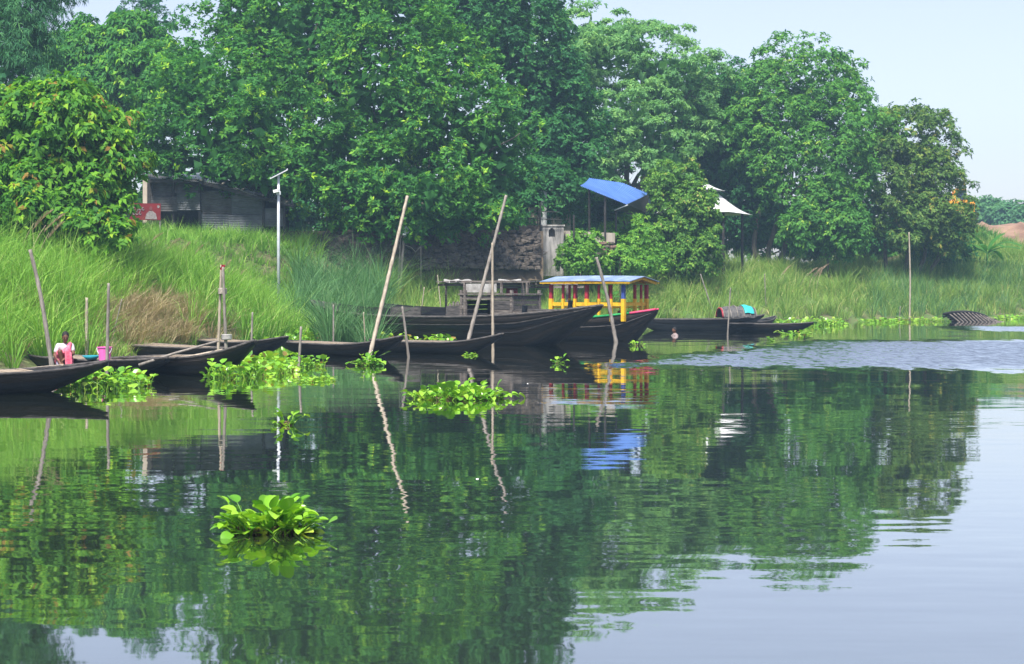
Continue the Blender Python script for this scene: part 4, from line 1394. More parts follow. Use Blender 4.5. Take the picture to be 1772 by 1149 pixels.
pole('long pale bamboo leaning right from the bow of the rowing boat', (705, 339), (639, 620), 0.062, 'bamboo', dtop=1.5)
pole('crooked short pole in front of the cargo boat stern', (696, 530), (707, 618), 0.042, 'bamboo_grey', mid=(702, 575))
pole('long grey bamboo leaning against the cargo boat deckhouse', (876, 338), (808, 598), 0.062, 'bamboo_grey', d=51, dtop=1.0)
pole('upright jointed bamboo in front of the cargo boat deckhouse', (852, 420), (853, 610), 0.048, 'bamboo')
pole('thick grey pole leaning left before the passenger boat', (1032, 445), (1066, 592), 0.075, 'bamboo_grey', mid=(1051, 515))
pole('thin black pole behind the passenger boat roof', (1073, 446), (1073, 566), 0.03, 'dark_pole', d=76)
pole('dark leaning stick on the bank behind the country boat', (1212, 474), (1232, 535), 0.045, 'bamboo_grey', d=96, ground=True)
pole('thin stake in front of the country boat with the domed cover', (1264, 498), (1259, 582), 0.035, 'bamboo_grey')
pole('thin dark stick on the bank right of the domed cover', (1323, 474), (1326, 545), 0.035, 'bamboo_grey', d=100.5, ground=True)
pole('very tall slender pale bamboo near the wrecked hull', (1573, 402), (1574, 557), 0.055, 'bamboo', bend=0.05)
pole('short pale stick near the tall slender bamboo', (1558, 530), (1556, 556), 0.035, 'bamboo_grey')
pole('thin pale stick on the shore left of the cargo boat deckhouse', (757, 476), (763, 535), 0.03, 'bamboo', d=80, ground=True)
pole('second thin pale stick on the shore beside the utility post', (734, 497), (729, 540), 0.03, 'bamboo', d=80, ground=True)

# rope binding of the tied poles
o = MB()
for k in range(5):
    o.tube([At(385 + 7 * cos(a), 500 + 2 * k + 0.6 * sin(a), 40.9 + 0.09 * sin(a)) for a in [2 * pi * i / 10 for i in range(11)]], 0.016, 5, False)
o = o.build('rope_binding', 'rope', smooth=True)
tag(o, 'rope lashing around the pair of tied poles', 'rope')
o = MB()
for k in range(4):
    o.tube([At(392 + 8 * cos(a), 580 + 2.2 * k, 40.8 + 0.1 * sin(a)) for a in [2 * pi * i / 10 for i in range(11)]], 0.022, 5, False)
o = o.build('rope_binding', 'torn_sheet', smooth=True)
tag(o, 'white cloth knotted low on the right tied pole', 'rope')
o = MB().grid(lambda u, v: At(382 + 7 * u, 458 + 9 * v, 40.9) + Vector((0.02 * sin(6 * v), -0.03 + 0.03 * sin(7 * u), 0)), 5, 5).build('red_rag', 'red_paint', smooth=True)
tag(o, 'red rag tied to the top of the paired poles', 'cloth')

# utility post with plastic bag
ut = thing('utility_post', 'rough timber post with cables and a plastic bag near its top', 'post', (*gp(694, 84), H(*gp(694, 84))), world_parts=True)
b_ = At(691, 530, 84)
MB().tube([b_ + Vector((0, 0, -1.2)), At(694, 470, 84), At(701, 385, 84)], [0.10, 0.085, 0.05], 8).build('post', 'bamboo_grey', ut, True)
MB().tube([At(686, 530, 83.9), At(690, 470, 83.9), At(694, 400, 83.9)], 0.03, 6).build('brace', 'bamboo_grey', ut, True)
MB().tube([At(701, 424, 84), At(712, 428, 84), At(719, 436, 84), At(727, 428, 84)], 0.014, 5).build('cable', 'rope', ut, True)
MB().tube([At(697, 405, 83.8), At(690, 420, 83.8), At(693, 450, 83.8)], 0.012, 5).build('cable', 'rope', ut, True)
mb = MB()
mb.lathe([(0.02, 0.22), (0.10, 0.12), (0.16, -0.05), (0.15, -0.20), (0.05, -0.27)], 9, At(702, 399, 83.8))
mb.v = [(x + random.uniform(-.03, .03), y + random.uniform(-.03, .03), z + random.uniform(-.03, .03)) for x, y, z in mb.v]
mb.build('plastic_bag', 'plastic_bag', ut)
tp = thing('antenna_post', 'thin grey post with small crosspiece joined by cable to the utility post', 'post', (*gp(729, 85), H(*gp(729, 85))), world_parts=True)
MB().tube([At(729, 560, 85), At(728, 415, 85)], 0.035, 7).build('post', 'bamboo_grey', tp, True)
MB().tube([At(723, 428, 85), At(733, 427, 85)], 0.02, 5).build('crosspiece', 'bamboo_grey', tp, True)

# ------------------------------------------------------------------ solar street lamp
dL = 76.0
bx0, by0 = gp(482, dL)
sl = thing('street_lamp', 'galvanised solar street lamp post with tilted panel beside the shack', 'lamp', (bx0, by0, H(bx0, by0)), world_parts=True)
top = At(482, 303, dL)
MB().tube([(bx0, by0, H(bx0, by0) - 0.3), (bx0, by0, 4.5), top], [0.075, 0.07, 0.055], 12).build('pole', 'galvanised', sl, True)
M = Matrix.Rotation(R(-27), 3, 'Y') @ Matrix.Rotation(R(10), 3, 'X')
pn = MB().box(top + Vector((0.02, 0, 0.06)), (0.86, 0.55, 0.045), M).build('solar_panel', 'panel_back', sl)
MB().box(top + Vector((0.02, 0, 0.06)) + M @ Vector((0, 0, 0.027)), (0.80, 0.5, 0.008), M).build('cells', 'solar_cells', pn)
lh = MB().box(At(480.5, 331, dL) + Vector((-0.04, -0.14, 0)), (0.24, 0.34, 0.13), Matrix.Rotation(R(-12), 3, 'Y')).build('lamp_head', 'panel_back', sl)
MB().box(At(482, 334, dL), (0.2, 0.2, 0.16)).build('bracket', 'galvanised', sl)


# ------------------------------------------------------------------ corrugated shack
def corr(p00, p10, p01, pitch=0.085, amp=0.014, horizontal=True, sag=0.0):
    """corrugated sheet spanned by corner p00, along p10, up p01"""
    p00, p10, p01 = Vector(p00), Vector(p10), Vector(p01)
    e1, e2 = p10 - p00, p01 - p00
    nrm_ = e1.cross(e2).normalized()
    run = e2.length if horizontal else e1.length
    n = max(8, int(run / pitch * 4))

    def fn_(u, v):
        s_ = u * run
        off = nrm_ * (amp * sin(2 * pi * s_ / pitch))
        if horizontal:
            return p00 + e2 * u + e1 * v + off - Vector((0, 0, sag * sin(pi * v)))
        return p00 + e1 * u + e2 * v + off - Vector((0, 0, sag * sin(pi * u)))
    return sheet(fn_, n, 2, nrm_ * -0.006)


dS = 84.0
sk = thing('corrugated_shack', 'ramshackle shack of dark corrugated sheets under the mango tree', 'shack', (*gp(400, dS), H(*gp(400, dS))), world_parts=True)


def panel(px0, px1, y0_, y1_, d, mat, name='wall_sheet', **kw):
    corr(At(px0, y1_, d), At(px1, y1_, d), At(px0, y0_, d), **kw).build(name, mat, sk)


panel(345, 400, 330, 372, dS, 'rusty_sheet')
panel(400.5, 455, 334, 374, dS - 0.02, 'corrugated')
panel(345, 394, 371, 402, dS - 0.05, 'corrugated')
panel(394.5, 455, 372, 404, dS - 0.07, 'corrugated')
panel(457.5, 491, 360, 392, dS - 0.1, 'corrugated')
panel(306, 346, 334, 364, dS - 0.25, 'corrugated', 'shutter')
panel(300, 344, 314, 334, dS - 0.1, 'rusty_sheet')
panel(262, 306, 340, 366, dS - 0.3, 'rusty_sheet', 'shutter')
panel(262, 300, 314, 339, dS - 0.12, 'rusty_sheet')
for px, y0_, y1_ in ((345.5, 312, 420), (456, 340, 415), (492, 352, 420), (300, 310, 425), (262, 312, 425)):
    MB().beam(At(px, y1_, dS - 0.15), At(px, y0_, dS - 0.15), 0.11, 0.11).build('post', 'dark_pole', sk)
bk = MB()
bk.beam(At(255, 370, dS + 3.2), At(500, 370, dS + 3.2), 0.1, 3.4)
bk.build('rear_wall', 'dark_pole', sk)
MB().beam(At(255, 415, dS + 1.6) , At(500, 415, dS + 1.6), 3.2, 0.12).build('floor', 'soil', sk)
for px0, px1, ya, yb, mt, dd in ((340, 378, 303, 312, 'bright_sheet', 0), (376, 412, 311, 322, 'rusty_sheet', 0.15), (408, 446, 319, 333, 'bright_sheet', 0.05), (442, 478, 331, 340, 'rusty_sheet', 0.1),
                                 (474, 508, 338, 350, 'bright_sheet', 0), (256, 300, 304, 310, 'rusty_sheet', 0), (298, 344, 300, 308, 'bright_sheet', 0.1)):
    a, b_ = At(px0, ya + 6, dS - 0.8 - dd), At(px1, yb + 6, dS - 0.8 - dd)
    c_ = At(px0, ya - 4, dS + 3.6)
    corr(a, b_, c_, 0.09, 0.016, horizontal=False, sag=0.04).build('roof_sheet', mt, sk)
for px0, y0_, px1, y1_ in ((340, 314, 510, 357), (256, 313, 345, 313)):
    MB().beam(At(px0, y0_, dS - 0.75), At(px1, y1_, dS - 0.75), 0.1, 0.16).build('eave_beam', 'dark_wood' if 'dark_wood' in MATS else 'dark_pole', sk)
for k, (px, y_) in enumerate(((348, 312), (385, 318), (420, 328), (455, 338), (495, 350))):
    a = At(px, y_, dS - 1.1)
    MB().tube([a, At(px + 9, y_ - 5, dS + 1.0)], 0.05, 6).build('roof_pole', 'bamboo_grey', sk, True)
# stone plinth below the sheets, each stone its own piece
random.seed(51)
stone_meshes = []
for k in range(8):
    bm = bmesh.new()
    bmesh.ops.create_cube(bm, size=1)
    bmesh.ops.bevel(bm, geom=bm.edges[:], offset=0.16, segments=1, affect='EDGES')
    for v in bm.verts:
        v.co += Vector((random.uniform(-1, 1), random.uniform(-1, 1), random.uniform(-1, 1))) * 0.07
    me = bpy.data.meshes.new('stone')
    bm.to_mesh(me)
    bm.free()
    me.materials.append(MATS['dark_stone'] if k < 6 else MATS['brick_rubble'])
    stone_meshes.append(me)


def stone(parent, c, size, name='stone'):
    o_ = link(name, random.choice(stone_meshes), None, parent)
    o_.location = c
    o_.scale = size
    o_.rotation_euler = (random.uniform(-.12, .12), random.uniform(-.12, .12), random.uniform(-.25, .25))
    return o_


for row in range(4):
    px = 384 + random.uniform(0, 5)
    while px < 492:
        w_ = random.uniform(7, 15)
        c_ = At(px + w_ / 2, 407 + row * 6.2 + random.uniform(-0.6, 0.6), dS - 0.15 - row * 0.05)
        stone(sk, c_, (w_ * dS / F * 0.98, 0.4, 0.17))
        px += w_
# rubble retaining wall
rw = thing('rubble_wall', 'dark dry stone rubble wall below the mango tree', 'wall', (*gp(720, 90), H(*gp(720, 90)) - 1), world_parts=True)
cand = []
for px in np.arange(455, 936, 6.5):
    for y_ in np.arange(402, 468, 5.5):
        if px < 560 and y_ < 412 + (560 - px) * 0.05:
            continue
        d_ = 84.5 + (px - 520) * 0.012 - (y_ - 402) * 0.018 + (2.0 if px < 500 else 0) * 0
        cand.append((px + random.uniform(-2, 2), y_ + random.uniform(-1.6, 1.6), d_ + random.uniform(-0.15, 0.15)))
random.shuffle(cand)
sv, sf = MB(), 0
tmp = [(np.array([v.co[:] for v in m_.vertices]), [tuple(p_.vertices) for p_ in m_.polygons]) for m_ in stone_meshes]
for px, y_, d_ in cand:
    v_, f_ = random.choice(tmp)
    sz_ = np.array([random.uniform(0.2, 0.42), 0.4, random.uniform(0.13, 0.24)])
    Mr = np.array(Matrix.Rotation(random.uniform(-.5, .5), 3, 'Y') @ Matrix.Rotation(random.uniform(-.5, .5), 3, 'Z'))
    sv.add((v_ * sz_) @ Mr.T + np.array(At(px, y_, d_)), f_)
sv.build('stones', 'dark_stone', rw, kind='stuff')
# solid core behind the stones
core = MB()
core.grid(lambda u, v: At(450 + 490 * u, 400 + 85 * v, 84.8 + (450 + 490 * u - 520) * 0.012 - 85 * v * 0.018 + 0.12), 12, 6)
core.build('core', 'soil', rw)

# dead branches heaped on the wall
br = thing('driftwood_heap', 'tangle of bare grey branches on the wall beside the concrete pier', 'branches', At(905, 445, 90), world_parts=True)
for k in range(26):
    a = At(random.uniform(885, 935), random.uniform(432, 452), 89.6 + random.uniform(-0.4, 0.4))
    e_ = a + Vector((random.uniform(-1.1, 0.9), random.uniform(-0.4, 0.2), random.uniform(-0.15, 0.5)))
    MB().tube(limb_pts(a, e_, 0.15, 5), [0.03 * (1 - 0.7 * i / 5) for i in range(6)], 5).build('branch', 'dead_wood', br, True)

# red banner
rb = thing('banner', 'red printed banner with pale lettering and a figure, left of the shack', 'sign', At(250, 378, 80), world_parts=True)
dB = 80
MB().beam(At(224, 366, dB), At(278, 366.5, dB), 0.03, 0.78).build('board', 'sign_red', rb)
for k in range(2):                                  # two blurred rows of rounded letters
    px = 230
    for w_ in ((5, 4, 4, 4) if k == 0 else (4, 5, 4)):
        pts = [At(px + w_ * 0.45 + w_ * 0.42 * cos(a), 361.5 + 7.5 * k + 2.6 * sin(a), dB - 0.03) for a in [2 * pi * i / 10 for i in range(9)]]
        MB().tube(pts, 0.022, 4).build('letter', 'sign_white', rb)
        px += w_ + 1.0
mb = MB()
hc = At(261, 360.5, dB - 0.03)
mb.add([hc + Vector((0.075 * cos(a), 0, 0.095 * sin(a))) for a in [2 * pi * i / 14 for i in range(14)]], [tuple(range(14))[::-1]])
mb.build('printed_head', 'sign_dark', rb)
mb = MB()
mb.add([At(251, 379, dB - 0.03), At(272, 379.5, dB - 0.03), At(270, 370, dB - 0.03), At(264, 365, dB - 0.03), At(258, 365, dB - 0.03), At(253, 370, dB - 0.03)], [(0, 1, 2, 3, 4, 5)])
mb.build('printed_body', 'sign_white', rb)
hc = At(274, 357.5, dB - 0.03)
MB().add([hc + Vector((0.065 * cos(a), 0, 0.065 * sin(a))) for a in [2 * pi * i / 12 for i in range(12)]], [tuple(range(12))[::-1]]).build('round_emblem', 'sign_white', rb)
for px in (226, 277):
    MB().tube([At(px, 356, dB + 0.05), At(px, 420, dB + 0.05)], 0.035, 6).build('post', 'bamboo_grey', rb, True)
bw = MB().box(At(254, 345, 88), (0.35, 0.3, 2.4)).build('wall_pier', 'beige_wall')
tag(bw, 'narrow cream wall end above the red banner', 'wall')

# ------------------------------------------------------------------ concrete walls and pier
dC = 92.0
z_base = 2.6
pier = thing('concrete_pier', 'stained grey concrete pier with a small arched niche', 'pier', (*gp(956, dC), z_base), world_parts=True)
w_ = 38 * dC / F
top = At(956, 392, dC)
zt = top.z
cxp = top.x
niche_w, nz0, nz1 = 0.17, At(954, 410, dC).z, At(954, 399, dC).z
mb = MB()                                            # front face ring around the niche built from blocks
hw = w_ / 2
ncx = At(954.5, 404, dC).x
mb.box(((cxp - hw + ncx - niche_w) / 2, dC, (z_base + zt) / 2), (ncx - niche_w - cxp + hw, 0.9, zt - z_base))
mb.box(((cxp + hw + ncx + niche_w) / 2, dC, (z_base + zt) / 2), (cxp + hw - ncx - niche_w, 0.9, zt - z_base))
mb.box((ncx, dC, (z_base + nz0) / 2), (2 * niche_w, 0.9, nz0 - z_base))
mb.box((ncx, dC, (nz1 + 0.12 + zt) / 2), (2 * niche_w, 0.9, zt - nz1 - 0.12))
mb.box((ncx, dC + 0.3, (nz0 + nz1 + 0.12) / 2), (2 * niche_w, 0.3, nz1 + 0.12 - nz0))
for s_ in (-1, 1):
    mb.add([(ncx + s_ * niche_w, dC - 0.452, nz1 + 0.12), (ncx + s_ * niche_w, dC - 0.452, nz1 - 0.02), (ncx + s_ * niche_w * 0.35, dC - 0.452, nz1 + 0.12),
            (ncx + s_ * niche_w, dC + 0.1, nz1 + 0.12), (ncx + s_ * niche_w, dC + 0.1, nz1 - 0.02), (ncx + s_ * niche_w * 0.35, dC + 0.1, nz1 + 0.12)],
           [(0, 1, 2), (5, 4, 3), (1, 4, 5, 2)])
mb.build('block', 'concrete', pier)
MB().box((cxp, dC, zt + 0.04), (w_ + 0.12, 1.0, 0.08)).build('coping', 'concrete', pier)
wl_ = MB().beam(At(898, 425, dC + 0.6), At(937, 425, dC + 0.6), 0.3, 2.2).build('low_wall', 'dark_stone')
tag(wl_, 'dark low wall left of the concrete pier', 'wall')
rwl = thing('parapet_wall', 'beige masonry parapet running right from the concrete pier', 'wall', At(1015, 440, dC + 1), world_parts=True)
MB().beam(At(976, 408, dC + 0.8), At(1062, 412, dC + 2.2), 0.3, 0.55).build('panel', 'beige_wall', rwl)
random.seed(61)
for row in range(5):
    px = 975.0
    while px < 1058:
        bw_ = 12.5
        stone(rwl, At(px + bw_ / 2 + (row % 2) * 5, 421 + row * 6.0, dC + 0.75 + (px - 975) * 0.016), (bw_ * dC / F * 0.95, 0.3, 0.165), 'brick')
        px += bw_
bh = thing('beige_building', 'plain beige building wall glimpsed between the trees', 'building', (*gp(955, 99), H(*gp(955, 99))), world_parts=True)
MB().beam(At(955, 375, 99), At(985, 375, 99.6), 0.3, 2.6).build('wall', 'beige_wall', bh)
MB().box(At(941, 372, 98.5), (0.35, 0.35, 2.8)).build('column', 'white_canvas', bh)
MB().beam(At(915, 378, 99), At(938, 378, 99), 0.2, 1.3).build('side_wall', 'beige_wall', bh)
fr = thing('iron_frame', 'dark iron posts and rails in front of the beige building', 'fence', At(935, 440, 91), world_parts=True)
for px, y0_, y1_ in ((935, 352, 448), (993, 372, 450), (930, 376, 392), (924, 376, 392)):
    MB().tube([At(px, y1_, 91.2), At(px, y0_, 91.2)], 0.05 if y1_ > 400 else 0.025, 6).build('post', 'dark_pole', fr)
MB().tube([At(900, 378, 91.2), At(972, 380, 91.2)], 0.022, 5).build('rail', 'dark_pole', fr)
MB().tube([At(924, 366, 91.2), At(968, 367, 91.2)], 0.022, 5).build('rail', 'dark_pole', fr)

# ------------------------------------------------------------------ blue roofed shed
bs = thing('blue_roofed_shed', 'open shed with a blue metal roof on black posts', 'shed', (*gp(1075, 99), H(*gp(1075, 99))), world_parts=True)
rA, rM, rB = At(1020, 308, 98), At(1078, 316.5, 102), At(1122, 335, 104)      # upper edge bends over the hip
eA, eB = At(1004, 321, 92), At(1085, 353.5, 95)                               # eave


def blue_top(u):
    return rA.lerp(rM, u / 0.62) if u < 0.62 else rM.lerp(rB, (u - 0.62) / 0.38)


def blue_fn(u, v):
    p_ = blue_top(u).lerp(eA.lerp(eB, u), v)
    return p_ + Vector((0, 0, 0.022 * sin(2 * pi * u * 30) - 0.10 * sin(pi * v) * (0.6 + 0.4 * sin(5 * u))))


for k in range(6):
    u0, u1 = k / 6, (k + 1) / 6 - 0.004
    sheet(lambda u, v: blue_fn(u0 + (u1 - u0) * u, v), 24, 3, (0, 0, -0.02)).build('roof_sheet', 'blue_roof', bs)
for k in range(3):
    u0, u1 = k / 3, (k + 1) / 3 - 0.004
    sheet(lambda u, v: blue_top(u0 + (u1 - u0) * u) + Vector((0.5, 2.6, -0.9)) * v + Vector((0, 0, -0.012)), 4, 3, (0, 0, -0.02)).build('rear_roof_sheet', 'blue_roof', bs)
g0, g1 = At(1066, 365, 95.2), At(1121, 369, 104.2)
MB().add([eB, rB + Vector((0, 0, -0.04)), g1, g0, eB + Vector((0.02, 0.08, 0)), rB + Vector((0.02, 0.08, -0.04)), g1 + Vector((0.02, 0.08, 0)), g0 + Vector((0.02, 0.08, 0))],
         [(0, 1, 2, 3), (7, 6, 5, 4), (0, 4, 5, 1), (1, 5, 6, 2), (2, 6, 7, 3), (3, 7, 4, 0)]).build('gable_panel', 'dark_pole', bs)
MB().beam(g0 + Vector((-0.1, -0.1, 0.03)), eB + Vector((0.05, -0.08, -0.03)), 0.06, 0.05).build('gutter', 'bright_sheet', bs)
for px, y0_, d_ in ((1047, 339, 93.8), (1066, 365, 95.3), (1020, 322, 97), (1115, 340, 104)):
    tp_ = At(px, y0_, d_)
    MB().tube([(tp_.x, tp_.y, H(tp_.x, tp_.y) - 0.2), tp_], 0.07, 7).build('post', 'dark_pole', bs)

# ------------------------------------------------------------------ white canopy (two-tier pagoda)
dP = 107.0
cn = thing('white_canopy', 'white two-tier pagoda canopy on dark steel posts', 'canopy', (*gp(1222, dP), H(*gp(1222, dP))), rz=0, world_parts=True)
cc = At(1217, 345, dP)


def pag(z_top, z_edge, half, rot, hole):
    mbs = []
    for k in range(4):
        a0, a1 = rot + k * pi / 2, rot + (k + 1) * pi / 2

        def fn_(u, v, a0=a0, a1=a1):
            c0 = Vector((cos(a0), sin(a0), 0)) * half * 1.414
            c1 = Vector((cos(a1), sin(a1), 0)) * half * 1.414
            rr = hole + (1 - hole) * v
            e_ = c0.lerp(c1, u) * rr
            z_ = z_edge + (z_top - z_edge) * (1 - v) ** 1.45
            return Vector((cc.x, cc.y, 0)) + e_ + Vector((0, 0, z_))
        mbs.append(sheet(fn_, 6, 12, (0, 0, -0.03)))
    return mbs


zE = At(1222, 370, dP).z
zM = At(1222, 334, dP).z
for m_ in pag(zM, zE, 2.45, R(20), 0.30):
    m_.build('lower_roof', 'white_canvas', cn, True)
zE2, zT2 = At(1222, 329, dP).z, At(1222, 314, dP).z
for m_ in pag(zT2, zE2, 1.08, R(20), 0.02):
    m_.build('upper_roof', 'white_canvas', cn, True)
for k in range(4):
    a = R(20) + k * pi / 2
    p_ = Vector((cc.x + cos(a) * 2.1 * 1.3, cc.y + sin(a) * 2.1 * 1.3, 0))
    MB().tube([(p_.x, p_.y, H(p_.x, p_.y) - 0.3), (p_.x, p_.y, zE + 0.10)], 0.085, 8).build('post', 'dark_pole', cn)
    p2 = Vector((cc.x + cos(a) * 0.8, cc.y + sin(a) * 0.8, 0))
    MB().tube([(p2.x, p2.y, zE + 0.5), (p2.x, p2.y, zE2 + 0.05)], 0.04, 6).build('upper_post', 'dark_pole', cn)
    MB().tube([(p_.x, p_.y, zE - 1.0), (cc.x + cos(a) * 1.1, cc.y + sin(a) * 1.1, zE + 0.05)], 0.035, 6).build('brace', 'dark_pole', cn)

# ------------------------------------------------------------------ excavator on the embankment
de = 158.0
eb = At(1668, 382, de)
ex = thing('excavator', 'orange excavator with raised arm on top of the embankment, half hidden by leaves', 'excavator', eb, 0, world_parts=True)
S = de / F
for dy in (-1.1, 1.1):
    trk = MB()
    prof = [(-1.9, 0.45), (-1.6, 0.0), (1.6, 0.0), (1.9, 0.45), (1.6, 0.85), (-1.6, 0.85)]
    vs = [eb + Vector((x_ - 1.2, dy + s_ * 0.28, z_)) for s_ in (-1, 1) for x_, z_ in prof]
    trk.add(vs, [tuple(range(6)), tuple(range(6, 12))[::-1]] + [(i, (i + 1) % 6 + 0, (i + 1) % 6 + 6, i + 6)[::-1] for i in range(6)])
    trk.build('track', 'machine_black', ex)
MB().box(eb + Vector((-1.5, 0, 1.35)), (3.2, 2.3, 0.95)).build('body', 'orange_paint', ex)
MB().box(eb + Vector((-2.7, 0, 1.5)), (0.7, 2.2, 1.0)).build('counterweight', 'machine_black', ex)
MB().box(eb + Vector((-0.6, -0.65, 2.15)), (1.3, 0.95, 1.5), None, 0.85).build('cab', 'orange_paint', ex)
MB().box(eb + Vector((-0.55, -1.14, 2.3)), (0.95, 0.03, 0.8)).build('cab_window', 'solar_cells', ex)
pA_, pB_, pC_, pD_ = eb + Vector((-0.2, 0.2, 1.5)), eb + Vector((0.0, 0.1, 2.2)), At(1664, 352, de), At(1683, 354, de)
MB().beam(pA_, pC_, 0.4, 0.45).build('boom', 'orange_paint', ex)
MB().beam(pC_, pD_, 0.4, 0.4).build('boom_tip', 'orange_paint', ex)
MB().beam(pD_ + Vector((0, 0, 0.3)), At(1682, 372, de), 0.35, 0.5).build('stick', 'orange_paint', ex)
bkt = MB()
pz = At(1682, 376, de)
bkt.add([pz + Vector((x_, y_, z_)) for y_ in (-0.5, 0.5) for x_, z_ in ((-0.45, 0.45), (0.35, 0.5), (0.5, -0.1), (0.1, -0.5), (-0.35, -0.45))],
        [(0, 1, 2, 3, 4), (9, 8, 7, 6, 5), (0, 5, 6, 1), (1, 6, 7, 2), (2, 7, 8, 3), (3, 8, 9, 4)])
bkt.build('bucket', 'machine_black', ex)


# ------------------------------------------------------------------ water hyacinth
def hy_template(seed):
    """one leaf: swollen stalk and a rounded cupped blade about 0.115 m across"""
    r = random.Random(seed * 7 + 3)
    hgt = (0.05, 0.12, 0.19, 0.26, 0.08, 0.15, 0.22, 0.30, 0.03, 0.17)[seed % 10]
    lean = hgt * r.uniform(0.1, 0.5)
    V_, Fc = [], []
    rings = [(0, 0.006), (0.25, 0.014), (0.55, 0.010), (1.0, 0.005)]
    for t, rad in rings:
        cx0, cz0 = lean * t ** 2, hgt * t
        for j in range(4):
            a = pi / 4 + j * pi / 2
            V_.append((cx0 + rad * cos(a), rad * sin(a), cz0))
    for i in range(3):
        for j in range(4):
            k = (j + 1) % 4
            Fc.append((i * 4 + j, i * 4 + k, i * 4 + 4 + k, i * 4 + 4 + j))
    b0 = len(V_)
    tilt = r.uniform(0.55, 1.45)
    cup = r.uniform(0.2, 0.75)
    roll = r.uniform(-0.35, 0.35)
    curl = r.uniform(0.0, 0.5)
    prof = [(0.0, 0.018), (0.08, 0.044), (0.26, 0.060), (0.5, 0.064), (0.74, 0.055), (0.92, 0.034), (1.0, 0.013)]
    Lb_ = 0.115 * r.uniform(0.85, 1.1)
    for t, hw in prof:
        x_ = Lb_ * t
        for s_ in (-1, -0.55, 0, 0.55, 1):
            y_ = hw * s_
            zz = cup * hw * (abs(s_) ** 1.6) - curl * t * t * Lb_ + roll * y_
            V_.append((lean + x_ * cos(tilt) - zz * sin(tilt), y_, hgt + x_ * sin(tilt) + zz * cos(tilt)))
    for i in range(len(prof) - 1):
        for j in range(4):
            Fc.append((b0 + i * 5 + j, b0 + (i + 1) * 5 + j, b0 + (i + 1) * 5 + j + 1, b0 + i * 5 + j + 1))
    return np.array(V_), Fc


def hy_light(seed):
    """the same leaf with fewer faces, for the dense rafts"""
    v, _ = hy_template(seed)
    stalk = [v[0], v[1], v[2], v[8], v[9], v[10], v[12], v[13], v[14]]
    rows = [v[16 + 5 * r + c] for r in (0, 2, 4, 6) for c in (0, 2, 4)]
    f = [(i * 3 + j, i * 3 + (j + 1) % 3, i * 3 + 3 + (j + 1) % 3, i * 3 + 3 + j) for i in range(2) for j in range(3)]
    f += [(9 + i * 3 + j, 12 + i * 3 + j, 13 + i * 3 + j, 10 + i * 3 + j) for i in range(3) for j in range(2)]
    return np.array(stalk + rows), f


TPL = [hy_template(s_) for s_ in range(20)]
TPL_L = [hy_light(s_) for s_ in range(20)]
LEAF_ME = []
for v_, f_ in TPL:
    me = bpy.data.meshes.new('leaf')
    me.from_pydata([tuple(a) for a in v_], [], f_)
    me.update()
    me.polygons.foreach_set('use_smooth', [True] * len(me.polygons))
    me.materials.append(HM)
    set_tone(me, np.full(len(v_), (0.1 + 0.37 * len(LEAF_ME)) % 0.97))
    LEAF_ME.append(me)


def hyacinth_clump(label, px0, px1, y, n, hgt=1.0, depth=0.5, seed=1, size=1.0, name='water_hyacinth'):
    """floating rosette raft with every leaf an object"""
    random.seed(seed)
    c = Wp((px0 + px1) / 2, y)
    half = (px1 - px0) / 2 * c.y / F - 0.10 * size
    r = thing(name, label, 'water plant', c, 0, 'clumps of water hyacinth floating on the river')
    for i in range(n):
        a, q_ = random.uniform(0, 2 * pi), random.random() ** 0.5
        x_, y_ = cos(a) * q_ * half, sin(a) * q_ * half * depth
        o_ = link('leaf', random.choice(LEAF_ME), None, r)
        outw = math.atan2(y_, x_ + 1e-6)
        edge = q_
        s_ = size * random.uniform(0.75, 1.25)
        zs = hgt * random.uniform(0.85, 1.15) * (1.15 - 0.3 * edge)
        o_.location = (x_, y_, -0.02)
        o_.rotation_euler = (random.uniform(-0.15, 0.15), random.uniform(-0.1, 0.15) + 0.75 * edge ** 2, outw + random.uniform(-1.3, 1.3))
        o_.scale = (s_, s_, s_ * zs)
    mb_ = MB()                                           # brown stalks and roots at the waterline
    for i in range(int(n * 0.8)):
        a, q_ = random.uniform(0, 2 * pi), random.random() ** 0.5
        p_ = Vector((cos(a) * q_ * half, sin(a) * q_ * half * depth, -0.01))
        e_ = p_ + Vector((random.uniform(-0.12, 0.12), random.uniform(-0.1, 0.1), random.uniform(0.01, 0.10))) * size
        mb_.tube([p_, p_.lerp(e_, 0.5) + Vector((0, 0, 0.03)), e_], [0.008, 0.007, 0.003], 4)
    mb_.build('dead_stalks', GM_DRY, r, True, kind='stuff')
    return r


def hyacinth_patch(label, region, n, size=1.0, hgt=1.0, seed=1, on_ground=False):
    """joined raft; region(): random world xy"""
    random.seed(seed)
    tn = []
    vs, fl, tot, b0 = [], [], [], 0
    for i in range(n):
        x_, y_ = region()
        v_, f_ = random.choice(TPL_L)
        s_ = size * random.uniform(0.7, 1.3)
        a = random.uniform(0, 2 * pi)
        M_ = np.array(Matrix.Rotation(a, 3, 'Z') @ Matrix.Rotation(random.uniform(-0.1, 0.4), 3, 'Y') @ Matrix.Diagonal((s_, s_, s_ * 0.75 * hgt * random.uniform(0.8, 1.2))))
        z_ = max(0.0, H(x_, y_)) if on_ground else 0.0
        vs.append(v_ @ M_.T + np.array([x_, y_, z_ - 0.02]))
        for f in f_:
            fl += [b0 + k for k in f]
            tot.append(len(f))
        b0 += len(v_)
        tn += [random.uniform(0.05, 0.95) if random.random() > 0.04 else 1.0] * len(v_)
    me = np_mesh('water_hyacinth', np.concatenate(vs), np.array(fl), np.array(tot))
    set_tone(me, np.array(tn))
    o_ = link('water_hyacinth', me, HM, smooth=True)
    return tag(o_, label, 'water plant', 'clumps of water hyacinth floating on the river', kind='stuff')


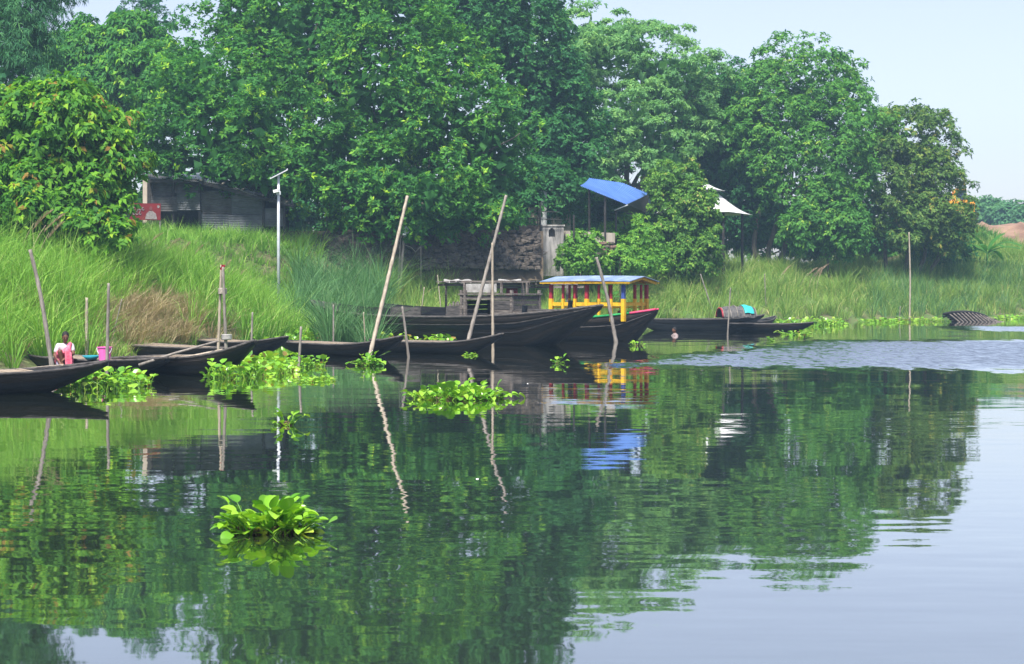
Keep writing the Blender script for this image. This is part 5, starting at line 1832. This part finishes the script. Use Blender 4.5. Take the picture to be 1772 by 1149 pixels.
def ell(px, y, rpx, ry, solid=0.5):
    """ellipse on the water: centre column/row, half width px, half depth in metres"""
    c = Wp(px, y)
    rx = rpx * c.y / F

    def f():
        a, q_ = random.uniform(0, 2 * pi), random.random() ** solid
        return c.x + cos(a) * q_ * rx, c.y + sin(a) * q_ * ry
    return f


def band(pts, depth):
    """strip along rows of (px, y) points"""
    ws = [Wp(*p_) for p_ in pts]

    def f():
        i = random.randrange(len(ws) - 1)
        p_ = ws[i].lerp(ws[i + 1], random.random())
        return p_.x, p_.y + random.uniform(-0.3, 1) * depth
    return f


hyacinth_clump('nearest bright green water hyacinth clump floating alone in dark water', 384, 554, 921, 190, 1.1, 0.5, 71, 0.74)
hyacinth_clump('wide water hyacinth clump floating mid river below the cargo boat', 708, 878, 690, 250, 1.0, 0.6, 72, 0.88)
hyacinth_clump('tiny water hyacinth sprig floating alone left of the middle', 474, 516, 736, 24, 1.0, 0.5, 73, 0.75)
hyacinth_clump('water hyacinth clump at the foot of the long leaning bamboo', 612, 658, 633, 60, 0.85, 0.6, 74, 1.0)
hyacinth_clump('small hyacinth sprig floating just below the cargo boat bow', 955, 974, 629, 10, 1.1, 0.5, 75, 0.8)
hyacinth_clump('small hyacinth sprig under the bow of the passenger boat', 1090, 1116, 598, 14, 0.8, 0.5, 76, 0.85)
hyacinth_patch('dense hyacinth raft below the bow of the nearest boat', ell(182, 669, 76, 1.5), 420, 1.0, 1.1, 77)
hyacinth_patch('dense hyacinth raft in front of the upturned bow near the tied poles', ell(440, 643, 76, 3.4), 900, 1.05, 1.1, 78)
hyacinth_patch('flat low patch of small floating weed beside the dark stake', ell(547, 659, 34, 0.9), 240, 0.62, 0.55, 79)
hyacinth_patch('narrow hyacinth strip between the dark stake and the rowing boats', ell(540, 634, 22, 1.0), 60, 1.1, 0.9, 80)
hyacinth_patch('broad hyacinth mat on the shore behind the rowing boats', band([(455, 600), (520, 594), (580, 587), (640, 590), (700, 592), (790, 596)], 6.0), 2000, 1.2, 1.15, 81, True)
hyacinth_patch('hyacinth mat climbing the mud below the reeds', band([(500, 586), (560, 578), (620, 578)], 5.0), 420, 1.6, 1.2, 82, True)
hyacinth_patch('little hyacinth leaves under the blunt bow of the rowing boat', ell(815, 615, 16, 0.3), 26, 0.8, 0.6, 83)
hyacinth_patch('hyacinth growing up around the seated woman and the bucket', ell(142, 655, 30, 0.5), 9, 1.3, 1.2, 84)
hyacinth_patch('hyacinth mat around the low rowing boat on the right shore', band([(1340, 566), (1400, 565), (1470, 562)], 4.0), 420, 1.3, 1.0, 85, True)
hyacinth_patch('hyacinth strip floating in front of the low rowing boat', ell(1378, 579, 26, 0.8), 60, 1.2, 0.6, 86)
hyacinth_patch('hyacinth fringe along the shore below the tall slender bamboo', band([(1500, 559), (1560, 558), (1640, 556)], 3.0), 360, 1.3, 0.7, 87)
hyacinth_patch('hyacinth fringe at the right frame edge beyond the wreck', band([(1735, 553), (1800, 552)], 3.0), 160, 1.4, 0.8, 88)
hyacinth_patch('tiny floating sprig in open water below the domed boat', ell(1332, 591, 8, 0.25), 12, 1.1, 0.7, 89)

# ------------------------------------------------------------------ bucket and bowl
bp_ = At(181, 626, 38.2)
bu = thing('bucket', 'bright pink plastic bucket standing in the boat beside the woman', 'bucket', bp_)
MB().lathe([(0.0, 0.0), (0.115, 0.0), (0.155, 0.31), (0.17, 0.315), (0.17, 0.335), (0.148, 0.335), (0.11, 0.012), (0.0, 0.012)], 28).build('body', 'pink_plastic', bu)
MB().tube([(0.165 * cos(a), -0.03 - 0.06 * sin(a), 0.31 - 0.17 * sin(a)) for a in [pi * i / 12 for i in range(13)]], 0.008, 6).build('handle', 'white_canvas', bu, True)
bo = thing('bowl', 'shallow teal plastic bowl between the woman and the bucket', 'bowl', At(158, 622, 38.5))
MB().lathe([(0.0, 0.0), (0.10, 0.0), (0.20, 0.09), (0.21, 0.09), (0.105, -0.006), (0.0, -0.006)], 22).build('body', 'teal_plastic', bo, True)


# ------------------------------------------------------------------ people
def ellipsoid(c, r, M=None, seg=14, rings=10):
    mb_ = MB()
    vs, fs = [], []
    for i in range(rings + 1):
        th = pi * i / rings
        for j in range(seg):
            ph = 2 * pi * j / seg
            p_ = Vector((r[0] * sin(th) * cos(ph), r[1] * sin(th) * sin(ph), r[2] * cos(th)))
            if M:
                p_ = M @ p_
            vs.append(p_ + Vector(c))
    for i in range(rings):
        for j in range(seg):
            k = (j + 1) % seg
            fs.append((i * seg + j, (i + 1) * seg + j, (i + 1) * seg + k, i * seg + k))
    mb_.add(vs, fs)
    return mb_


def fuse(meshes, name, voxel):
    """merge overlapping shapes into one continuous surface"""
    bm = bmesh.new()
    for me_ in meshes:
        bm.from_mesh(me_)
    me = bpy.data.meshes.new(name)
    bm.to_mesh(me)
    bm.free()
    ob = bpy.data.objects.new('tmp', me)
    C.objects.link(ob)
    md = ob.modifiers.new('r', 'REMESH')
    md.mode = 'VOXEL'
    md.voxel_size = voxel
    sm = ob.modifiers.new('m', 'SMOOTH')
    sm.iterations = 2
    sm.factor = 0.4
    dg = bpy.context.evaluated_depsgraph_get()
    o2 = bpy.data.meshes.new_from_object(ob.evaluated_get(dg))
    bpy.data.objects.remove(ob)
    o2.name = name
    o2.materials.clear()
    return o2


def mb_mesh(mb_):
    me = bpy.data.meshes.new('tmp')
    me.from_pydata([tuple(v) for v in mb_.v], [], mb_.f)
    me.update()
    return me


def head_meshes(hc, M):
    hc = Vector(hc)
    g = lambda x, y, z: hc + M @ Vector((x, y, z))
    ms = [ellipsoid(hc, (0.088, 0.072, 0.105), M), ellipsoid(g(0.028, 0, -0.055), (0.06, 0.052, 0.055), M), ellipsoid(g(0.092, 0, -0.012), (0.018, 0.013, 0.026), M),
          ellipsoid(g(0.078, 0, -0.055), (0.014, 0.026, 0.011), M), ellipsoid(g(0.062, 0, -0.092), (0.025, 0.03, 0.02), M), ellipsoid(g(0.068, 0, 0.03), (0.02, 0.05, 0.014), M)]
    for s_ in (-1, 1):
        ms.append(ellipsoid(g(-0.005, s_ * 0.072, -0.012), (0.018, 0.010, 0.032), M))
        ms.append(ellipsoid(g(0.055, s_ * 0.038, -0.03), (0.03, 0.022, 0.03), M))
    return [mb_mesh(x) for x in ms]


def capsule(a, b, ra, rb, seg=14):
    """tapered limb with rounded ends"""
    a, b = Vector(a), Vector(b)
    d = (b - a).normalized()
    pts, rad = [], []
    for k in range(4):
        t = pi / 2 * k / 4
        pts.append(a - d * ra * cos(t))
        rad.append(max(0.001, ra * sin(t)))
    pts += [a, a.lerp(b, 0.5), b]
    rad += [ra, (ra + rb) / 2, rb]
    for k in range(3, -1, -1):
        t = pi / 2 * k / 4
        pts.append(b + d * rb * cos(t))
        rad.append(max(0.001, rb * sin(t)))
    return mb_mesh(MB().tube(pts, rad, seg))


def limbs(segs):
    return [capsule(*q_) for q_ in segs]


def fingers(wr, d, side, up, curl=0.5, s=1.0):
    """palm and five fingers from the wrist; side points towards the thumb"""
    wr, d, side, up = Vector(wr), Vector(d).normalized(), Vector(side).normalized(), Vector(up).normalized()
    palm = wr + d * 0.045 * s
    M_ = Matrix((d, side, up)).transposed()
    out_ = [mb_mesh(ellipsoid(palm, (0.052 * s, 0.040 * s, 0.017 * s), M_))]
    for o_, ln in ((0.030, 0.068), (0.011, 0.076), (-0.010, 0.070), (-0.030, 0.054)):
        a = palm + d * 0.033 * s + side * o_ * s
        b__ = a + (d * cos(curl * 0.6) - up * sin(curl * 0.6)) * ln * 0.5 * s
        c__ = b__ + (d * cos(curl * 1.7) - up * sin(curl * 1.7)) * ln * 0.5 * s
        out_ += [capsule(a, b__, 0.0085 * s, 0.008 * s, 8), capsule(b__, c__, 0.008 * s, 0.007 * s, 8)]
    a = palm + side * 0.028 * s - d * 0.015 * s
    b__ = a + (side * 0.8 + d * 0.6).normalized() * 0.035 * s
    c__ = b__ + (d * 0.9 + side * 0.25 - up * 0.3).normalized() * 0.03 * s
    return out_ + [capsule(a, b__, 0.011 * s, 0.0095 * s, 8), capsule(b__, c__, 0.0095 * s, 0.008 * s, 8)]


def frame(f, up=(0, 0, 1)):
    """columns: forward, left, up"""
    f = Vector(f).normalized()
    l = Vector(up).cross(f).normalized()
    return Matrix((f, l, f.cross(l))).transposed()


# woman squatting in the boat: x to her left in the picture's right, y away, z up
wp_ = At(113, 633, 39.0)
wm_ = thing('person', 'woman in white printed blouse and pink sari crouching in a boat, washing', 'person', wp_)
hipR, hipL = (-0.13, 0.04, 0.12), (0.05, 0.09, 0.12)
chest, belly, neck = (-0.015, 0.02, 0.41), (-0.03, 0.05, 0.25), (0.0, -0.01, 0.53)
shR, shL = (-0.155, -0.01, 0.455), (0.125, 0.05, 0.455)
elR, wrR = (-0.215, -0.10, 0.245), (-0.075, -0.25, 0.105)
elL, wrL = (0.205, -0.07, 0.285), (0.075, -0.25, 0.185)
knR, knL = (-0.04, -0.31, 0.33), (0.13, -0.27, 0.345)
anR, anL = (0.01, -0.25, 0.055), (0.15, -0.20, 0.055)
ms = limbs([(hipR, belly, 0.11, 0.10), (hipL, belly, 0.11, 0.10), (belly, chest, 0.10, 0.105), (chest, shR, 0.09, 0.052), (chest, shL, 0.09, 0.052), (chest, neck, 0.07, 0.042), (neck, (0.012, -0.045, 0.60), 0.040, 0.042),
            (shR, elR, 0.050, 0.040), (elR, wrR, 0.040, 0.027), (shL, elL, 0.050, 0.040), (elL, wrL, 0.040, 0.027),
            (hipR, knR, 0.095, 0.060), (knR, anR, 0.058, 0.036), (hipL, knL, 0.095, 0.060), (knL, anL, 0.058, 0.036),
            (anR, (0.03, -0.37, 0.03), 0.036, 0.026), (anL, (0.19, -0.32, 0.03), 0.036, 0.026)])
hc = Vector((0.018, -0.06, 0.665))
HM_ = frame((0.34, -0.86, -0.36))
ms += head_meshes(hc, HM_)
ms += fingers(wrR, (0.6, -0.5, -0.6), (0.6, 0.6, 0.2), (0.2, -0.6, 0.75), 0.7)
ms += fingers(wrL, (-0.6, -0.55, -0.4), (-0.5, 0.6, 0.2), (-0.2, -0.5, 0.8), 0.7)
link('body', fuse(ms, 'body', 0.011), 'skin', wm_, True)
link('hair', fuse([mb_mesh(ellipsoid(hc + HM_ @ Vector((-0.020, 0, 0.032)), (0.090, 0.082, 0.094), HM_)), mb_mesh(ellipsoid(hc + HM_ @ Vector((-0.05, 0, -0.03)), (0.055, 0.076, 0.06), HM_)),
                   mb_mesh(ellipsoid(hc + HM_ @ Vector((-0.105, 0.01, -0.035)), (0.045, 0.05, 0.048), HM_))], 'hair', 0.010), 'hair', wm_, True)
for s_ in (-1, 1):
    ellipsoid(hc + HM_ @ Vector((0.080, s_ * 0.032, 0.002)), (0.010, 0.014, 0.008), HM_, 8, 6).build('eye', 'eye_dark', wm_, True)
up_ = lambda a, b, t: tuple(Vector(a).lerp(Vector(b), t))
link('blouse', fuse(limbs([(belly, chest, 0.108, 0.122), (chest, shR, 0.105, 0.066), (chest, shL, 0.105, 0.066), (shR, up_(shR, elR, 0.55), 0.066, 0.060), (shL, up_(shL, elL, 0.55), 0.066, 0.060),
                           (chest, up_(chest, neck, 0.35), 0.10, 0.07)]), 'blouse', 0.011), 'print_cloth', wm_, True)
sari = limbs([(hipR, belly, 0.125, 0.115), (hipL, belly, 0.125, 0.115), (hipR, up_(hipR, knR, 0.85), 0.115, 0.085), (hipL, up_(hipL, knL, 0.98), 0.115, 0.082),
              ((0.11, -0.02, 0.50), (0.10, -0.10, 0.40), 0.050, 0.055), ((0.10, -0.10, 0.40), (0.07, -0.20, 0.34), 0.058, 0.075), ((0.07, -0.20, 0.34), (0.13, -0.27, 0.34), 0.075, 0.075),
              ((-0.07, -0.22, 0.30), (-0.075, -0.20, 0.10), 0.055, 0.045), ((0.13, -0.27, 0.30), (0.15, -0.24, 0.10), 0.070, 0.085), ((0.10, -0.22, 0.07), (0.20, -0.22, 0.06), 0.05, 0.05)])
for k in range(7):                                     # falling folds
    x_ = 0.085 + 0.022 * k
    sari.append(capsule((x_, -0.325 + 0.01 * (k % 2), 0.31), (x_ + 0.012, -0.315, 0.05), 0.014, 0.018, 8))
link('sari', fuse(sari, 'sari', 0.010), 'pink_cloth', wm_, True)
link('underskirt', fuse(limbs([(hipR, (-0.10, -0.12, 0.05), 0.09, 0.075), ((-0.10, -0.12, 0.05), (-0.02, -0.15, 0.04), 0.07, 0.05)]), 'underskirt', 0.012), 'lilac_cloth', wm_, True)

# bather: head and shoulders above the water
sw = thing('person', 'bather with head and pale clad shoulders above the water near the country boat', 'person', Wp(1168, 581), R(200))
hcb = Vector((0.03, 0, 0.235))
Mi = frame((1, 0, -0.15))
ms = limbs([((0, 0, -0.55), (0, 0, -0.2), 0.11, 0.12), ((0, 0, -0.2), (0, 0, 0.0), 0.12, 0.105), ((0, 0, 0.0), (0.01, 0, 0.10), 0.075, 0.045), ((0.01, 0, 0.10), (0.02, 0, 0.17), 0.045, 0.045),
            ((0, 0, 0.0), (0, -0.16, 0.0), 0.08, 0.055), ((0, 0, 0.0), (0, 0.16, 0.0), 0.08, 0.055), ((0, -0.16, 0.0), (0.12, -0.26, -0.12), 0.052, 0.04), ((0.12, -0.26, -0.12), (0.33, -0.22, -0.05), 0.04, 0.027),
            ((0, 0.16, 0.0), (0.12, 0.26, -0.12), 0.052, 0.04), ((0.12, 0.26, -0.12), (0.33, 0.22, -0.05), 0.04, 0.027)])
ms += head_meshes(hcb, Mi)
ms += fingers((0.33, -0.22, -0.05), (1, 0.1, -0.1), (0, 1, 0), (0, 0, 1), 0.3)
ms += fingers((0.33, 0.22, -0.05), (1, -0.1, -0.1), (0, -1, 0), (0, 0, 1), 0.3)
link('body', fuse(ms, 'body', 0.0125), 'skin', sw, True)
link('hair', fuse([mb_mesh(ellipsoid(hcb + Mi @ Vector((-0.018, 0, 0.030)), (0.090, 0.079, 0.092), Mi)), mb_mesh(ellipsoid(hcb + Mi @ Vector((-0.045, 0, -0.03)), (0.05, 0.07, 0.06), Mi))], 'hair', 0.012), 'hair', sw, True)
for s_ in (-1, 1):
    ellipsoid(hcb + Mi @ Vector((0.080, s_ * 0.032, 0.002)), (0.010, 0.014, 0.008), Mi, 8, 6).build('eye', 'eye_dark', sw, True)
link('shirt', fuse(limbs([((0, 0, -0.5), (0, 0, -0.2), 0.13, 0.14), ((0, 0, -0.2), (0, 0, 0.0), 0.14, 0.12), ((0, 0, 0.0), (0, -0.16, 0.0), 0.10, 0.072), ((0, 0, 0.0), (0, 0.16, 0.0), 0.10, 0.072),
                         ((0, -0.16, 0.0), (0.05, -0.2, -0.05), 0.072, 0.06), ((0, 0.16, 0.0), (0.05, 0.2, -0.05), 0.072, 0.06)]), 'shirt', 0.012), 'pale_cloth', sw, True)

# floating specks on the river
for px, y_, lab in ((826, 829, 'tiny white speck of litter floating mid river'), (913, 664, 'tiny pale leaf floating right of the wide hyacinth clump')):
    o = MB().lathe([(0.0, 0.008), (0.013, 0.006), (0.016, 0.0)], 8, Wp(px, y_)).build('litter', 'white_canvas', smooth=True)
    tag(o, lab, 'litter')

# ------------------------------------------------------------------ haze: thin even air around everything
hz = MB().box((40, 157, 14), (404, 368, 36)).build('haze', None)
m = bpy.data.materials.new('haze_air')
m.use_nodes = True
nt = m.node_tree
for n in list(nt.nodes):
    if n.type == 'BSDF_PRINCIPLED':
        nt.nodes.remove(n)
pv = nt.nodes.new('ShaderNodeVolumePrincipled')
pv.inputs['Color'].default_value = (0.48, 0.74, 1.0, 1)
pv.inputs['Density'].default_value = 0.00085
pv.inputs['Anisotropy'].default_value = 0.2
nt.links.new(pv.outputs[0], nt.nodes['Material Output'].inputs['Volume'])
hz.data.materials.clear()
hz.data.materials.append(m)
hz['kind'] = 'stuff'
tag(hz, 'thin pale haze in the air over the river', 'haze')
for o in bpy.data.objects:
    if '_w' in o:
        del o['_w']
    if '_L' in o:
        del o['_L']
